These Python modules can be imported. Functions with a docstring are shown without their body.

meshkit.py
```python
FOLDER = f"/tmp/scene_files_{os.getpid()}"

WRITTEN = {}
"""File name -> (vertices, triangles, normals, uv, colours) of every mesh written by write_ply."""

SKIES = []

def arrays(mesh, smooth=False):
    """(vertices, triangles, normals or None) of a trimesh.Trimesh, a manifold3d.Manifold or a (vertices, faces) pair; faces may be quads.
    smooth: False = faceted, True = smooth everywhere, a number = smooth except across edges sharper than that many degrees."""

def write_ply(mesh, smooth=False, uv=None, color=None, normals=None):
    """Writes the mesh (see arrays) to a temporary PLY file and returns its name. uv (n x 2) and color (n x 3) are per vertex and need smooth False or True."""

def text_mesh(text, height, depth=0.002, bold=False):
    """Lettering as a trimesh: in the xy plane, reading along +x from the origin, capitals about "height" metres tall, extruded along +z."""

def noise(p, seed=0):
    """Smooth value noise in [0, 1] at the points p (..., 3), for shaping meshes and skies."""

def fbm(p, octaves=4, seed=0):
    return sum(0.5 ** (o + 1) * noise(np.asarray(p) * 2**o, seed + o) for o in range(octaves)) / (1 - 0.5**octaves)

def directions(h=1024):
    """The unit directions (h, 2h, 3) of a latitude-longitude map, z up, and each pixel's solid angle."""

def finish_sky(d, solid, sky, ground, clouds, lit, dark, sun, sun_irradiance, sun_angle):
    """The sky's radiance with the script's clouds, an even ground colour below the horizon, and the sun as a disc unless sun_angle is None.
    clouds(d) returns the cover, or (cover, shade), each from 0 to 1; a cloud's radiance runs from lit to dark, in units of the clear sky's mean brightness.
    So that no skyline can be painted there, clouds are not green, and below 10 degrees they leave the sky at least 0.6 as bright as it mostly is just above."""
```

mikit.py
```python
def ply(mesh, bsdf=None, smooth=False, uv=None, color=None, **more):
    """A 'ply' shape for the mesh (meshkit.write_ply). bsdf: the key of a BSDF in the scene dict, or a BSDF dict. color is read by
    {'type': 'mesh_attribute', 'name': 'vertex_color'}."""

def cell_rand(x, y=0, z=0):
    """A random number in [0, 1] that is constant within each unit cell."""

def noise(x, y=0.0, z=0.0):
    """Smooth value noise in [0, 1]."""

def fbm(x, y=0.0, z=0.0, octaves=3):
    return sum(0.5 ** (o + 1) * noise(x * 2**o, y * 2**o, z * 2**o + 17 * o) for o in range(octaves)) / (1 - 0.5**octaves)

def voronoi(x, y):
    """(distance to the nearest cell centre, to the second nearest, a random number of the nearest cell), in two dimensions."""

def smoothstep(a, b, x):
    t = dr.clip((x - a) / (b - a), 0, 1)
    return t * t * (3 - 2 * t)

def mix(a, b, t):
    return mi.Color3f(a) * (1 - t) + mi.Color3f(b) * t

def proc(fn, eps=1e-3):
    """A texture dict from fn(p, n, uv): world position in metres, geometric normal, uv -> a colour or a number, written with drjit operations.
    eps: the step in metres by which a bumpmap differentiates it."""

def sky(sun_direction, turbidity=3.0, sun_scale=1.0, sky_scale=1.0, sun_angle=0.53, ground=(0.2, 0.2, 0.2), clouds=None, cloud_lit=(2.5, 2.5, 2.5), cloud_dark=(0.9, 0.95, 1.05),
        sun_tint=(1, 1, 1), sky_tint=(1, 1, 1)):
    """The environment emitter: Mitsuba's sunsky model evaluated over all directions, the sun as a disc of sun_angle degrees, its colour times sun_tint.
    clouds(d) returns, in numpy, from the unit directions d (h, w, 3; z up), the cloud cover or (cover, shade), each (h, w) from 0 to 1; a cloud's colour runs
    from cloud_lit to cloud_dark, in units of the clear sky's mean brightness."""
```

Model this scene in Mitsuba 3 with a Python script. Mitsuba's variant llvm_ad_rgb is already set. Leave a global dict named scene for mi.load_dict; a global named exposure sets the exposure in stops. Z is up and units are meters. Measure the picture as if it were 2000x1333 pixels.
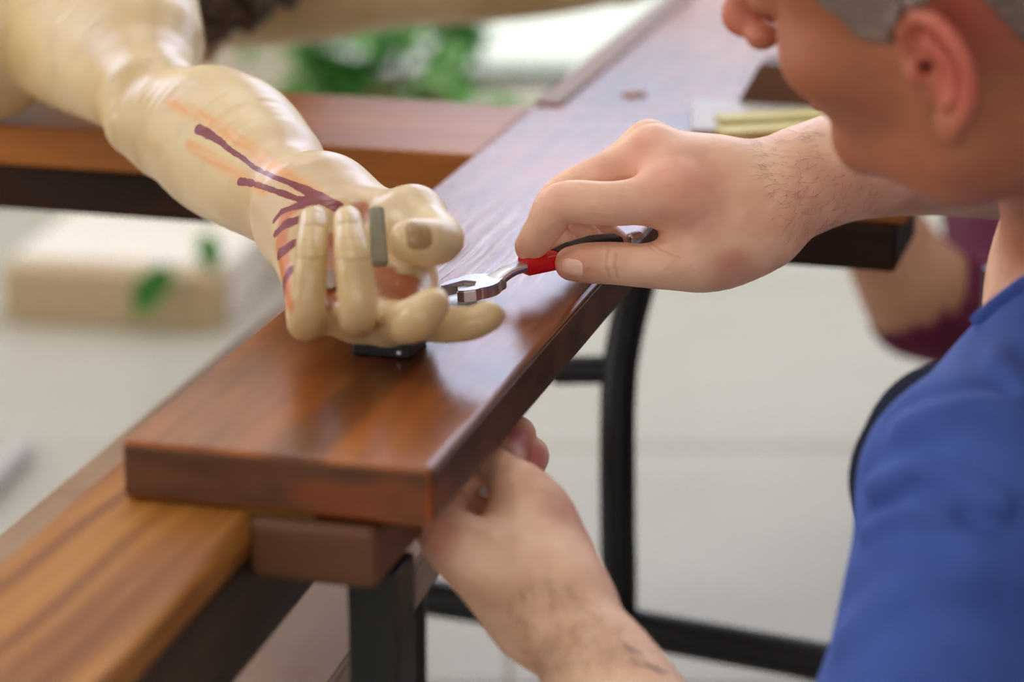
import math
import numpy as np, trimesh, mitsuba as mi, drjit as dr, mikit, meshkit
from shapely.geometry import Polygon, box as sbox
from mikit import proc, noise, fbm, smoothstep, mix, voronoi, cell_rand

T = mi.ScalarTransform4f
scene, labels = {}, {}
rng = np.random.default_rng(7)

# ------------------------------------------------------------------ camera, light, exposure
exposure = 0.25
H = 0.55                                   # top of the cross that lies on the trestles
CAM_Z = H + 0.4286
PITCH = math.radians(17.06)
FOC = 1000 / math.tan(math.radians(10))    # focal length in pixels of the 2000 px frame
SP, CP = math.sin(PITCH), math.cos(PITCH)
scene['camera'] = {'type': 'thinlens', 'fov': 20.0, 'fov_axis': 'x', 'aperture_radius': 0.0125, 'focus_distance': 1.53,
                   'near_clip': 0.05, 'far_clip': 50.0,
                   'to_world': T().look_at(origin=[0, 0, CAM_Z], target=[0, CP, CAM_Z - SP], up=[0, 0, 1])}
WINDOW_LIGHT = (2.05, 2.35, 3.3)
ADDED_SIDE_WINDOW_LIGHT = (3.2, 3.2, 3.3)
LOW_WINDOW_LIGHT = (0.62, 0.69, 0.63)
ADDED_FRONT_WINDOW_LIGHT = (2.0, 2.0, 2.0)
ADDED_LAMP_LIGHT = (5.6, 5.7, 5.3)


def P(px, py, d):
    a, b = (px - 1000) / FOC, (py - 666.5) / FOC
    return np.array([a * d, d * (CP - b * SP), CAM_Z + d * (-SP - b * CP)])


def Pz(px, py, z):
    return P(px, py, (CAM_Z - z) / (SP + (py - 666.5) / FOC * CP))


# ------------------------------------------------------------------ bookkeeping
def tag(key, label=None, cat=None, group=None, kind=None):
    d = labels.setdefault(key, {})
    for k, v in (('label', label), ('category', cat), ('group', group), ('kind', kind)):
        if v:
            d[k] = v


def numbered(name):
    key, n = name, 0
    while key in scene or any(k.startswith(key + '__') for k in scene):
        n += 1
        key = f'{name}_{n:03d}'
    return key


def obj(name, mesh, bsdf, parent=None, smooth=False, **kw):
    key = numbered(parent + '__' + name if parent else name)
    scene[key] = mikit.ply(mesh, bsdf, smooth=smooth, **kw)
    return key


def bx(lo, hi):
    lo, hi = np.array(lo, float), np.array(hi, float)
    m = trimesh.creation.box(extents=hi - lo)
    m.apply_translation((lo + hi) / 2)
    return m


def rbox(size, r=0.002, seg=2):
    """A box with rounded edges, centred."""
    import manifold3d as m3
    h = np.array(size, float) / 2 - r
    s = m3.Manifold.sphere(r, 4 * (seg + 1))
    pts = [s.translate([sx * h[0], sy * h[1], sz * h[2]]) for sx in (-1, 1) for sy in (-1, 1) for sz in (-1, 1)]
    return trimesh.Trimesh(*(lambda q: (q.vert_properties[:, :3], q.tri_verts))(m3.Manifold.batch_hull(pts).to_mesh()))


def frame(mesh, origin, ex, ey, ez):
    m = mesh.copy()
    m.vertices = np.array(origin) + m.vertices @ np.array([ex, ey, ez])
    return m


def tube(pts, r, sides=16):
    p = np.asarray(pts, float)
    t = np.gradient(p, axis=0); t /= np.linalg.norm(t, axis=1, keepdims=True)
    ref = np.array([0.31, 0.17, 0.93]); vs, fs = [], []
    rr = np.broadcast_to(r, (len(p),)); ang = np.arange(sides) * 2 * np.pi / sides
    for i in range(len(p)):
        a = np.cross(t[i], ref); a /= np.linalg.norm(a); b = np.cross(t[i], a)
        vs.append(p[i] + rr[i] * (np.cos(ang)[:, None] * a + np.sin(ang)[:, None] * b))
    n = len(p)
    for i in range(n - 1):
        for j in range(sides):
            k = (j + 1) % sides
            fs += [[i * sides + j, i * sides + k, (i + 1) * sides + k], [i * sides + j, (i + 1) * sides + k, (i + 1) * sides + j]]
    v = np.vstack(vs + [p[:1], p[-1:]])
    for j in range(sides):
        k = (j + 1) % sides
        fs += [[n * sides, k, j], [n * sides + 1, (n - 1) * sides + j, (n - 1) * sides + k]]
    m = trimesh.Trimesh(v, np.array(fs), process=False)
    return m


def curve(pts, n=24):
    """Catmull-Rom through the points."""
    p = np.asarray(pts, float); q = np.vstack([2 * p[0] - p[1], p, 2 * p[-1] - p[-2]]); out = []
    for i in range(len(p) - 1):
        a, b, c, d = q[i:i + 4]
        for t in np.linspace(0, 1, n, endpoint=False):
            out.append(0.5 * (2 * b + (c - a) * t + (2 * a - 5 * b + 4 * c - d) * t * t + (3 * b - a - 3 * c + d) * t ** 3))
    return np.array(out + [p[-1]])


def unit(v):
    v = np.asarray(v, float)
    return v / np.linalg.norm(v)


# ------------------------------------------------------------------ sculpting: smooth unions of tapered limbs, meshed by surface nets
def smin(a, b, k):
    h = np.maximum(k - np.abs(a - b), 0) / k
    return np.minimum(a, b) - h * h * k * 0.25


def cone(a, b, ra, rb, flat=None):
    a, b = np.asarray(a, float), np.asarray(b, float)
    ba = b - a; L2 = float(ba @ ba) + 1e-12
    ax = unit(flat[0]) if flat else None

    def fn(p):
        q = p - a
        t = np.clip(q @ ba / L2, 0, 1)
        o = q - t[:, None] * ba
        if flat:
            w = o @ ax
            o = o + np.outer(w * (1 / flat[1] - 1), ax)
            return (np.sqrt((o * o).sum(1)) - (ra + t * (rb - ra))) * (flat[1] if flat[1] < 1 else 1)
        return np.sqrt((o * o).sum(1)) - (ra + t * (rb - ra))
    R = max(ra, rb) * (max(1, flat[1]) if flat else 1)
    return fn, np.minimum(a, b) - R, np.maximum(a, b) + R


def ell(c, axes, radii):
    """Ellipsoid; axes: rows are its unit axes."""
    c, A, r = np.asarray(c, float), np.asarray(axes, float), np.asarray(radii, float)

    def fn(p):
        q = (p - c) @ A.T
        k0 = np.sqrt(((q / r) ** 2).sum(1)); k1 = np.sqrt(((q / r ** 2) ** 2).sum(1))
        return k0 * (k0 - 1) / np.maximum(k1, 1e-9)
    R = np.sqrt(((A * r[:, None]) ** 2).sum(0))
    return fn, c - R, c + R


def chain(pts, n=5):
    """A tapered tube along the smooth curve through the joints."""
    q = np.array([list(c) + [r] for c, r in pts], float)
    if len(q) > 2:
        q = curve(q, n)
    c, r = q[:, :3], q[:, 3]
    a, ba, ra, dr_ = c[:-1], np.diff(c, axis=0), r[:-1], np.diff(r)
    L2 = (ba * ba).sum(1) + 1e-12

    def fn(p):
        out = None
        keep = range(len(a))
        if 8 < len(p) < 6000:                      # leave out the segments that cannot be the nearest one
            mid = (p.min(0) + p.max(0)) / 2
            R_ = math.sqrt(((p - mid) ** 2).sum(1).max())
            w = mid - a
            t = np.clip((w * ba).sum(1) / L2, 0, 1)
            dm = np.linalg.norm(w - t[:, None] * ba, axis=1)
            rm = ra + t * dr_
            keep = np.nonzero(dm - R_ - np.maximum(ra, ra + dr_) <= (dm + R_ - np.minimum(ra, ra + dr_)).min())[0]
        for i in keep:
            o = p - a[i]
            t = np.clip(o @ ba[i] / L2[i], 0, 1)
            o -= t[:, None] * ba[i]
            d = np.sqrt(np.einsum('ij,ij->i', o, o)) - (ra[i] + t * dr_[i])
            out = d if out is None else np.minimum(out, d)
        return out
    R = r.max()
    return fn, c.min(0) - R, c.max(0) + R


class Blob:
    """base: primitives in one smooth union; digits: chains that join the base smoothly but not each other."""

    def __init__(self):
        self.base, self.digits, self.cuts = [], [], []

    def add(self, prim, k=0.01):
        self.base.append((prim, k))

    def limb(self, pts, k=0.006, K=0.012, digit=False, flat=None):
        """pts: rows (centre, radius)."""
        s = chain(pts)
        if digit:
            self.digits.append(([s], k, K))
        else:
            self.base.append((s, K))

    def cut(self, prim, k=0.004):
        self.cuts.append((prim, k))

    def __call__(self, P_, cull=True):
        out = np.empty(len(P_), np.float64)
        step = 4096 if cull else len(P_)
        for s in range(0, len(P_), step):
            p = P_[s:s + step]
            lo, hi = p.min(0), p.max(0)
            out[s:s + step] = self._eval(p, lo, hi, 0.022 if cull else 1e9)
        return out

    def _eval(self, p, lo, hi, m):
        near = lambda pr, k: np.all(pr[1] - m - k < hi) and np.all(pr[2] + m + k > lo)
        far = np.full(len(p), 0.03)
        base = None
        for pr, k in self.base:
            if near(pr, k):
                d = pr[0](p)
                base = d if base is None else smin(base, d, k)
        if base is None:
            base = far
        tot = base
        for segs, k, K in self.digits:
            dd = None
            for pr in segs:
                if near(pr, K):
                    d = pr[0](p)
                    dd = d if dd is None else smin(dd, d, k)
            if dd is not None:
                tot = np.minimum(tot, smin(base, dd, K))
        for pr, k in self.cuts:
            if near(pr, k):
                tot = -smin(-tot, pr[0](p), k)
        return tot

    def bounds(self):
        pr = [b[0] for b in self.base] + [s for d in self.digits for s in d[0]]
        return np.min([q[1] for q in pr], 0), np.max([q[2] for q in pr], 0)

    def grad(self, p, e=4e-4):
        return np.stack([(self(p + e * v) - self(p - e * v)) / (2 * e) for v in np.eye(3)], 1)


def surface(f, lo, hi, h, newton=2):
    """Sparse surface nets of the field f."""
    B = 8
    lo = np.asarray(lo, float) - 2 * h
    nb = np.ceil((np.asarray(hi) + 2 * h - lo) / (B * h)).astype(int)
    ids = np.stack(np.meshgrid(*[np.arange(n) for n in nb], indexing='ij'), -1).reshape(-1, 3)
    # two levels: super-blocks of 4x4x4 blocks first
    S = 4
    sup = np.unique(ids // S, axis=0)
    c = lo + (sup + 0.5) * S * B * h
    keep = np.abs(f(c, False)) < S * B * h * 0.87 * 1.6 + 0.012 if hasattr(f, '_eval') else np.abs(f(c)) < S * B * h * 1.4 + 0.012
    ok = set(map(tuple, sup[keep]))
    key = ids // S
    code = lambda a: (a[:, 0] * 4096 + a[:, 1]) * 4096 + a[:, 2]
    ids = ids[np.isin(code(key), code(sup[keep]))]
    order = np.lexsort((ids[:, 2] // S, ids[:, 1] // S, ids[:, 0] // S)); ids = ids[order]
    c = lo + (ids + 0.5) * B * h
    d = f(c, False) if hasattr(f, '_eval') and len(c) < 400 else f(c)
    ids = ids[np.abs(d) < B * h * 0.87 * 1.5 + 0.002]
    g = np.stack(np.meshgrid(*[np.arange(B + 1)] * 3, indexing='ij'), -1).reshape(-1, 3)
    cells, verts = [], []
    corner = np.stack(np.meshgrid([0, 1], [0, 1], [0, 1], indexing='ij'), -1).reshape(-1, 3)
    edges = [(a, b) for a in range(8) for b in range(a + 1, 8) if np.abs(corner[a] - corner[b]).sum() == 1]
    signs = []
    for s in range(0, len(ids), 64):
        part = ids[s:s + 64]
        pts = (part[:, None, :] * B + g[None]).reshape(-1, 3)
        val = np.concatenate([f(lo + q * h) for q in np.array_split(pts, max(1, len(pts) // 5832))]).reshape(len(part), B + 1, B + 1, B + 1)
        cv = np.stack([val[:, x:x + B, y:y + B, z:z + B] for x, y, z in corner], -1)
        inside = cv < 0
        act = inside.any(-1) & ~inside.all(-1)
        bi, x, y, z = np.nonzero(act)
        if len(bi) == 0:
            continue
        v8 = cv[bi, x, y, z]
        cell = part[bi] * B + np.stack([x, y, z], 1)
        acc, cnt = np.zeros((len(bi), 3)), np.zeros(len(bi))
        for a, b in edges:
            m = (v8[:, a] < 0) != (v8[:, b] < 0)
            t = v8[m, a] / (v8[m, a] - v8[m, b])
            acc[m] += corner[a] + t[:, None] * (corner[b] - corner[a]); cnt[m] += 1
        cells.append(cell); verts.append(lo + (cell + acc / cnt[:, None]) * h); signs.append(v8[:, [0, 4, 2, 1]] < 0)
    cells, verts, signs = np.vstack(cells), np.vstack(verts), np.vstack(signs)
    key = (cells[:, 0] * 4096 + cells[:, 1]) * 4096 + cells[:, 2]
    o = np.argsort(key); key, cells, verts, signs = key[o], cells[o], verts[o], signs[o]
    faces = []
    for ax in range(3):
        m = signs[:, 0] != signs[:, ax + 1]
        u, v = np.eye(3, dtype=int)[(ax + 1) % 3], np.eye(3, dtype=int)[(ax + 2) % 3]
        c = cells[m]
        quad = []
        good = np.ones(len(c), bool)
        for off in (0 * u, u, u + v, v):
            q = c - off
            k = (q[:, 0] * 4096 + q[:, 1]) * 4096 + q[:, 2]
            i = np.minimum(np.searchsorted(key, k), len(key) - 1)
            good &= key[i] == k
            quad.append(i)
        quad = np.stack(quad, 1)[good]
        flip = ~signs[m, 0][good]
        quad[flip] = quad[flip][:, ::-1]
        faces.append(quad)
    faces = np.vstack(faces)
    for _ in range(newton):
        d = f(verts); gr = np.stack([(f(verts + 3e-4 * e) - d) / 3e-4 for e in np.eye(3)], 1)
        st = d[:, None] * gr / np.maximum((gr * gr).sum(1, keepdims=True), 0.2)
        n = np.linalg.norm(st, axis=1, keepdims=True)
        verts = verts - st * np.minimum(1, 0.6 * h / np.maximum(n, 1e-12))
    return trimesh.Trimesh(verts, np.vstack([faces[:, [0, 1, 2]], faces[:, [0, 2, 3]]]), process=False)


def shoot_many(f, pix, d0=0.9, d1=3.0):
    """shoot() for many pixels at once."""
    pix = np.asarray(pix, float)
    a = np.array([P(x, y, d0) for x, y in pix]); u = np.array([unit(P(x, y, d1) - P(x, y, d0)) for x, y in pix]); t = np.zeros(len(a))
    live = np.arange(len(a))
    for _ in range(120):
        d = f(a[live] + t[live, None] * u[live])
        t[live] += np.clip(d * 0.85, 2e-5, 0.02)
        live = live[(d > 5e-5) & (t[live] < d1 - d0)]
        if len(live) == 0:
            break
    return a + t[:, None] * u


def shoot(f, px, py, d0=0.9, d1=4.0):
    """Where the sight line of a pixel first meets the field's surface."""
    a, b = P(px, py, d0), P(px, py, d1)
    u = unit(b - a); t = 0.0
    for _ in range(160):
        d = f((a + t * u)[None], False)[0] if hasattr(f, '_eval') else f((a + t * u)[None])[0]
        if d < 5e-5:
            break
        t += min(max(d * 0.8, 5e-5), 0.05)
    return a + t * u


def nail_plate(f, c, along, w, l, lift=0.0006):
    """A finger nail: a thin curved plate moulded on the surface of f."""
    n = unit(f.grad(np.array([c]))[0]); u = unit(along - n * (along @ n)); v = np.cross(n, u)
    N = 13; s = np.linspace(-1, 1, N); A, Bq = np.meshgrid(s, s, indexing='ij')
    # rounded rectangle outline
    k = np.maximum(np.abs(A), np.abs(Bq)) / np.maximum((np.abs(A) ** 3.2 + np.abs(Bq) ** 3.2) ** (1 / 3.2), 1e-9)
    A2, B2 = A * k, Bq * k
    p = c + (A2 * l / 2)[..., None] * u + (B2 * w / 2)[..., None] * v
    p = p.reshape(-1, 3)
    for _ in range(12):
        d = f(p); p = p - d[:, None] * n * 0.8
    r = np.maximum(np.abs(A), np.abs(Bq)).reshape(-1)
    top = p + n * (lift * (1 - r ** 6))[:, None] + n * 0.0001; bot = p - n * 0.0008
    F = []
    for i in range(N - 1):
        for j in range(N - 1):
            a = i * N + j
            F += [[a, a + N, a + N + 1], [a, a + N + 1, a + 1]]
    m = trimesh.Trimesh(np.vstack([top, bot]), np.array(F + [[x + N * N for x in t[::-1]] for t in F]), process=False)
    return m



# ------------------------------------------------------------------ materials
def col(r, g, b):
    """sRGB 0-255 to a linear colour."""
    c = np.array([r, g, b]) / 255
    return [float(x / 12.92 if x <= 0.04045 else ((x + 0.055) / 1.055) ** 2.4) for x in c]


def rgb(*c):
    return {'type': 'rgb', 'value': col(*c)}


def principled(key, color, rough=0.5, spec=0.5, bump=None, scale=0.0003, **kw):
    b = {'type': 'principled', 'base_color': color, 'roughness': rough, 'specular': spec, **kw}
    if bump is not None:
        b = {'type': 'bumpmap', 'arbitrary': bump, 'scale': scale, 'bsdf': b}
    scene[key] = {'type': 'twosided', 'bsdf': b}
    return key


U = unit(Pz(840, 915, H) * -1 + Pz(1165, 550, H)); U[2] = 0; U = unit(U)      # along the crossbeam, away from the camera
U = np.array([math.cos(math.radians(74.7)), math.sin(math.radians(74.7)), 0.0])
V = np.array([U[1], -U[0], 0.0])                                            # across it, to the right
Zu = np.array([0, 0, 1.0])


def wood_color(ax, dark, light, red=None, freq=55.0, stripe=0.6, blotch=9.0):
    ax = unit(ax); cr = unit(np.cross(ax, [0, 0, 1])); dark, light = col(*dark), col(*light); red = col(*(red or (170, 75, 25)))

    def fn(p, n, uv):
        s = p.x * ax[0] + p.y * ax[1] + p.z * ax[2]; t = p.x * cr[0] + p.y * cr[1]
        w = fbm(s * 5, t * 9, p.z * 9, 3)
        g = fbm(s * 3 + 3, (t + w * 0.02) * freq, p.z * freq + 7, 3)
        f = fbm(s * 30, t * freq * 6, p.z * freq * 6, 2)
        b = fbm(p.x * blotch + 5, p.y * blotch, p.z * blotch * 2, 3)
        k = dr.clip(stripe * (g - 0.5) * 2.2 + 0.5 + 0.25 * (f - 0.5) + 0.9 * (b - 0.5), 0, 1)
        c = mix(dark, light, k)
        return mix(c, red, 0.45 * smoothstep(0.56, 0.75, fbm(p.x * 14 + 40, p.y * 14, p.z * 30, 3)))
    return proc(fn)


def varnish(key, color, alpha=0.1, bump=None, scale=1.0, ior=1.5):
    b = {'type': 'roughplastic', 'distribution': 'ggx', 'alpha': alpha, 'int_ior': ior, 'diffuse_reflectance': color}
    if bump is not None:
        b = {'type': 'bumpmap', 'arbitrary': bump, 'scale': scale, 'bsdf': b}
    scene[key] = {'type': 'twosided', 'bsdf': b}
    return key


SCRATCH = Pz(950, 480, H)                    # brushed patch beside the nut


def plank_bump(p, n, uv):
    s = p.x * U[0] + p.y * U[1]; t = p.x * V[0] + p.y * V[1]
    m = smoothstep(0.35, 0.6, fbm(s * 9 + 2, t * 11, 0.0, 2))
    wob = fbm(s * 14, t * 30, 1.0, 3) * 0.006
    lines = noise((t + wob) * 900, s * 18, 3.0)
    q0 = [float(x) for x in SCRATCH]
    near_ = smoothstep(0.075, 0.02, dr.sqrt(dr.square(p.x - q0[0]) + dr.square((p.y - q0[1]) * 0.7)))
    return (lines * (0.2 + 0.8 * m)) * 4e-5 + lines * near_ * 1.6e-4 + fbm(p.x * 40, p.y * 40, 0.0, 2) * 1.5e-4


_plank_wood = wood_color(U, (92, 46, 18), (174, 98, 40), (186, 84, 26), freq=40)
_plank_fn = mikit._FUNCTIONS[_plank_wood['fn']]


def plank_color(p, n, uv):
    s = p.x * float(U[0]) + p.y * float(U[1]); t = p.x * float(V[0]) + p.y * float(V[1])
    wob = fbm(s * 14, t * 30, 1.0, 3) * 0.006
    q0 = [float(x) for x in SCRATCH]
    near_ = smoothstep(0.085, 0.03, dr.sqrt(dr.square(p.x - q0[0]) + dr.square((p.y - q0[1]) * 0.7)))
    return mix(_plank_fn(p, n, uv), col(206, 176, 164), near_ * 0.6 * smoothstep(0.5, 0.75, noise((t + wob) * 620, s * 14, 3.0)))


varnish('varnished_crossbeam', proc(plank_color), 0.065, proc(plank_bump, 4e-4), 1.0)
varnish('varnished_upright', wood_color(V, (146, 80, 24), (204, 124, 44), (180, 88, 26), freq=40), 0.17)
varnish('end_grain', wood_color(V, (74, 44, 28), (128, 78, 48), (176, 84, 32), freq=30, stripe=0.35, blotch=30), 0.25)
varnish('dark_beam', wood_color(V, (40, 20, 10), (68, 34, 17), (70, 34, 14), freq=50), 0.35, ior=1.33)
varnish('honey_pine', wood_color(U + V * 0.03, (146, 80, 24), (224, 152, 72), (164, 92, 44), freq=150, stripe=1.0, blotch=2.5), 0.3, ior=1.33)
varnish('brown_block', wood_color(V, (96, 58, 32), (128, 80, 48), (120, 68, 38), freq=24, stripe=0.35), 0.35)
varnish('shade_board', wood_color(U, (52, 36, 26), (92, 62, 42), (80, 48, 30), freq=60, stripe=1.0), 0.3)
varnish('bench_board', wood_color(U, (172, 134, 106), (210, 176, 148), (180, 132, 104), freq=30), 0.16)
varnish('sheen_strip_wood', wood_color(U, (176, 140, 124), (204, 172, 156), (180, 142, 126), freq=30), 0.3)
principled('black_metal', rgb(14, 14, 17), 0.42, 0.5)
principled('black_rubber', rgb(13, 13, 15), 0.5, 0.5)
principled('grey_iron', {'type': 'proc', **{k: v for k, v in proc(lambda p, n, uv: mix(col(124, 117, 100), col(146, 139, 121), fbm(p.x * 120, p.y * 120, p.z * 120, 2))).items() if k != 'type'}}, 0.6, 0.3)
scene['chrome'] = {'type': 'twosided', 'bsdf': {'type': 'roughconductor', 'material': 'Cr', 'alpha': 0.07, 'distribution': 'ggx'}}
scene['zinc'] = {'type': 'twosided', 'bsdf': {'type': 'roughconductor', 'material': 'Al', 'alpha': 0.2, 'distribution': 'ggx', 'specular_reflectance': {'type': 'rgb', 'value': [0.75, 0.77, 0.78]}}}
principled('red_plastic', rgb(196, 14, 16), 0.32, 0.5)
principled('yellow_wood', proc(lambda p, n, uv: mix(col(188, 172, 104), col(216, 204, 148), fbm(p.x * 90, p.y * 30, p.z * 300, 2))), 0.6, 0.3)
principled('grey_card', rgb(186, 178, 176), 0.5, 0.4)
principled('yellow_tape', rgb(120, 92, 30), 0.5, 0.4)


def tile_color(p, n, uv):
    i, j = dr.floor((p.x + 10.0) / 0.6), dr.floor((p.y + 10.0) / 0.6)
    return mix(col(167, 160, 147), col(181, 174, 161), fbm(p.x * 6, p.y * 6, 0.0, 3) * 0.8 + 0.2 * cell_rand(i, j))


principled('stone_tile', proc(tile_color), 0.38, 0.4)
principled('grout', rgb(176, 168, 152), 0.8, 0.2)
principled('white_plaster', proc(lambda p, n, uv: mix(col(232, 232, 224), col(243, 243, 238), fbm(p.x * 5, p.y * 5, p.z * 5, 3))), 0.8, 0.2)
principled('ceiling_paint', rgb(236, 233, 226), 0.9, 0.1)
principled('cream_plaster', proc(lambda p, n, uv: mix(col(210, 200, 182), col(226, 217, 202), fbm(p.x * 7, p.y * 7, p.z * 7, 3))), 0.8, 0.2)
principled('brown_plaster', rgb(92, 76, 62), 0.8, 0.2)
principled('pale_stone', proc(lambda p, n, uv: mix(col(226, 214, 198), col(236, 228, 216), fbm(p.x * 9, p.y * 9, p.z * 9, 3))), 0.7, 0.3)
principled('shaded_stone', proc(lambda p, n, uv: mix(col(176, 152, 118), col(194, 172, 138), fbm(p.x * 9, p.y * 9, p.z * 9, 3))), 0.7, 0.3)  # same stone as the tread, darkened for the shade on the riser
principled('sill_wood', rgb(96, 58, 30), 0.5, 0.4)
principled('window_frame_paint', rgb(120, 84, 52), 0.5, 0.4)
principled('dark_post', rgb(50, 54, 58), 0.5, 0.4)
principled('pot_clay', rgb(150, 92, 62), 0.7, 0.3)
for i, c in enumerate([(90, 154, 76), (120, 182, 100), (152, 202, 132), (70, 132, 66)]):
    scene[f'leaf_{i}'] = {'type': 'principledthin', 'base_color': rgb(*c), 'roughness': 0.45, 'diff_trans': 0.7, 'spec_trans': 0.0}
principled('stem_green', rgb(70, 96, 44), 0.6, 0.3)
principled('lamp_body', rgb(225, 225, 222), 0.5, 0.4)

# ------------------------------------------------------------------ room
YB, XL, XR, YF, ZC = 4.62, -3.6, 3.6, -2.6, 3.1
for k in (obj('floor', bx((XL, YF, -0.1), (XR, YB, -0.004)), 'grout'),):
    tag(k, 'pale beige tiled floor under the benches', kind='structure')
ts = 0.6
for i in range(12):
    for j in range(12):
        x0, y0 = XL + i * ts, YF + 0.02 + j * ts
        if y0 > YB - 0.05:
            continue
        dz = 0.0006 * (rng.random() - 0.5)
        x1, y1 = min(x0 + ts - 0.004, XR), min(y0 + ts - 0.004, YB)
        c = 0.0015
        v = np.array([(x0, y0, -0.02), (x1, y0, -0.02), (x1, y1, -0.02), (x0, y1, -0.02), (x0, y0, -c + dz), (x1, y0, -c + dz), (x1, y1, -c + dz), (x0, y1, -c + dz),
                      (x0 + c, y0 + c, dz), (x1 - c, y0 + c, dz), (x1 - c, y1 - c, dz), (x0 + c, y1 - c, dz)])
        f = [(0, 1, 5, 4), (1, 2, 6, 5), (2, 3, 7, 6), (3, 0, 4, 7), (4, 5, 9, 8), (5, 6, 10, 9), (6, 7, 11, 10), (7, 4, 8, 11), (8, 9, 10, 11)]
        obj('tile', (v, np.array(f)), 'stone_tile', 'floor')


def wall(key, origin, ex, w, holes, mat, label, thick=0.16):
    """A wall in the plane of ex and z; holes: (x0, x1, z0, z1)."""
    poly = sbox(0, 0, w, ZC)
    for h in holes:
        poly = poly.difference(sbox(h[0], h[2], h[1], h[3]))
    m = trimesh.creation.extrude_polygon(poly, thick, engine='earcut')
    ex = unit(ex); ez = np.array([0, 0, 1.0])
    k = obj(key, frame(m, origin, ex, ez, np.cross(ex, ez)), mat)
    tag(k, label, kind='structure')
    return k


WZ0, WZ1 = 1.13, 2.75
wins = [(0.4, 2.0), (3.37, 5.1), (5.3, 6.9)]
low = (3.26, 5.1)                           # glazed panel down to the floor below the second window
wall('wall_back', (XL, YB + 0.16, 0), (1, 0, 0), XR - XL, [(a, b, WZ0, WZ1) for a, b in wins] + [low + (-0.001, 1.04)], 'white_plaster', 'white plastered wall behind the green plant')
added_wins_l = [(2.2, 4.4)]  # added, unseen window that lights the hand from the left
wall('wall_left', (XL, YB, 0), (0, -1, 0), YB - YF, [(a, b, 1.0, 2.75) for a, b in added_wins_l], 'white_plaster', 'white wall at the left of the room')
wall('wall_right', (XR, YF, 0), (0, 1, 0), YB - YF, [], 'brown_plaster', 'brown wall at the right of the room')
added_wins_f = [(1.6, 3.4), (3.8, 5.6)]  # added windows behind the viewer, fill for the near faces
wall('wall_front', (XR, YF, 0), (-1, 0, 0), XR - XL, [(a, b, 1.0, 2.6) for a, b in added_wins_f], 'cream_plaster', 'cream wall behind the viewer')
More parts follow.
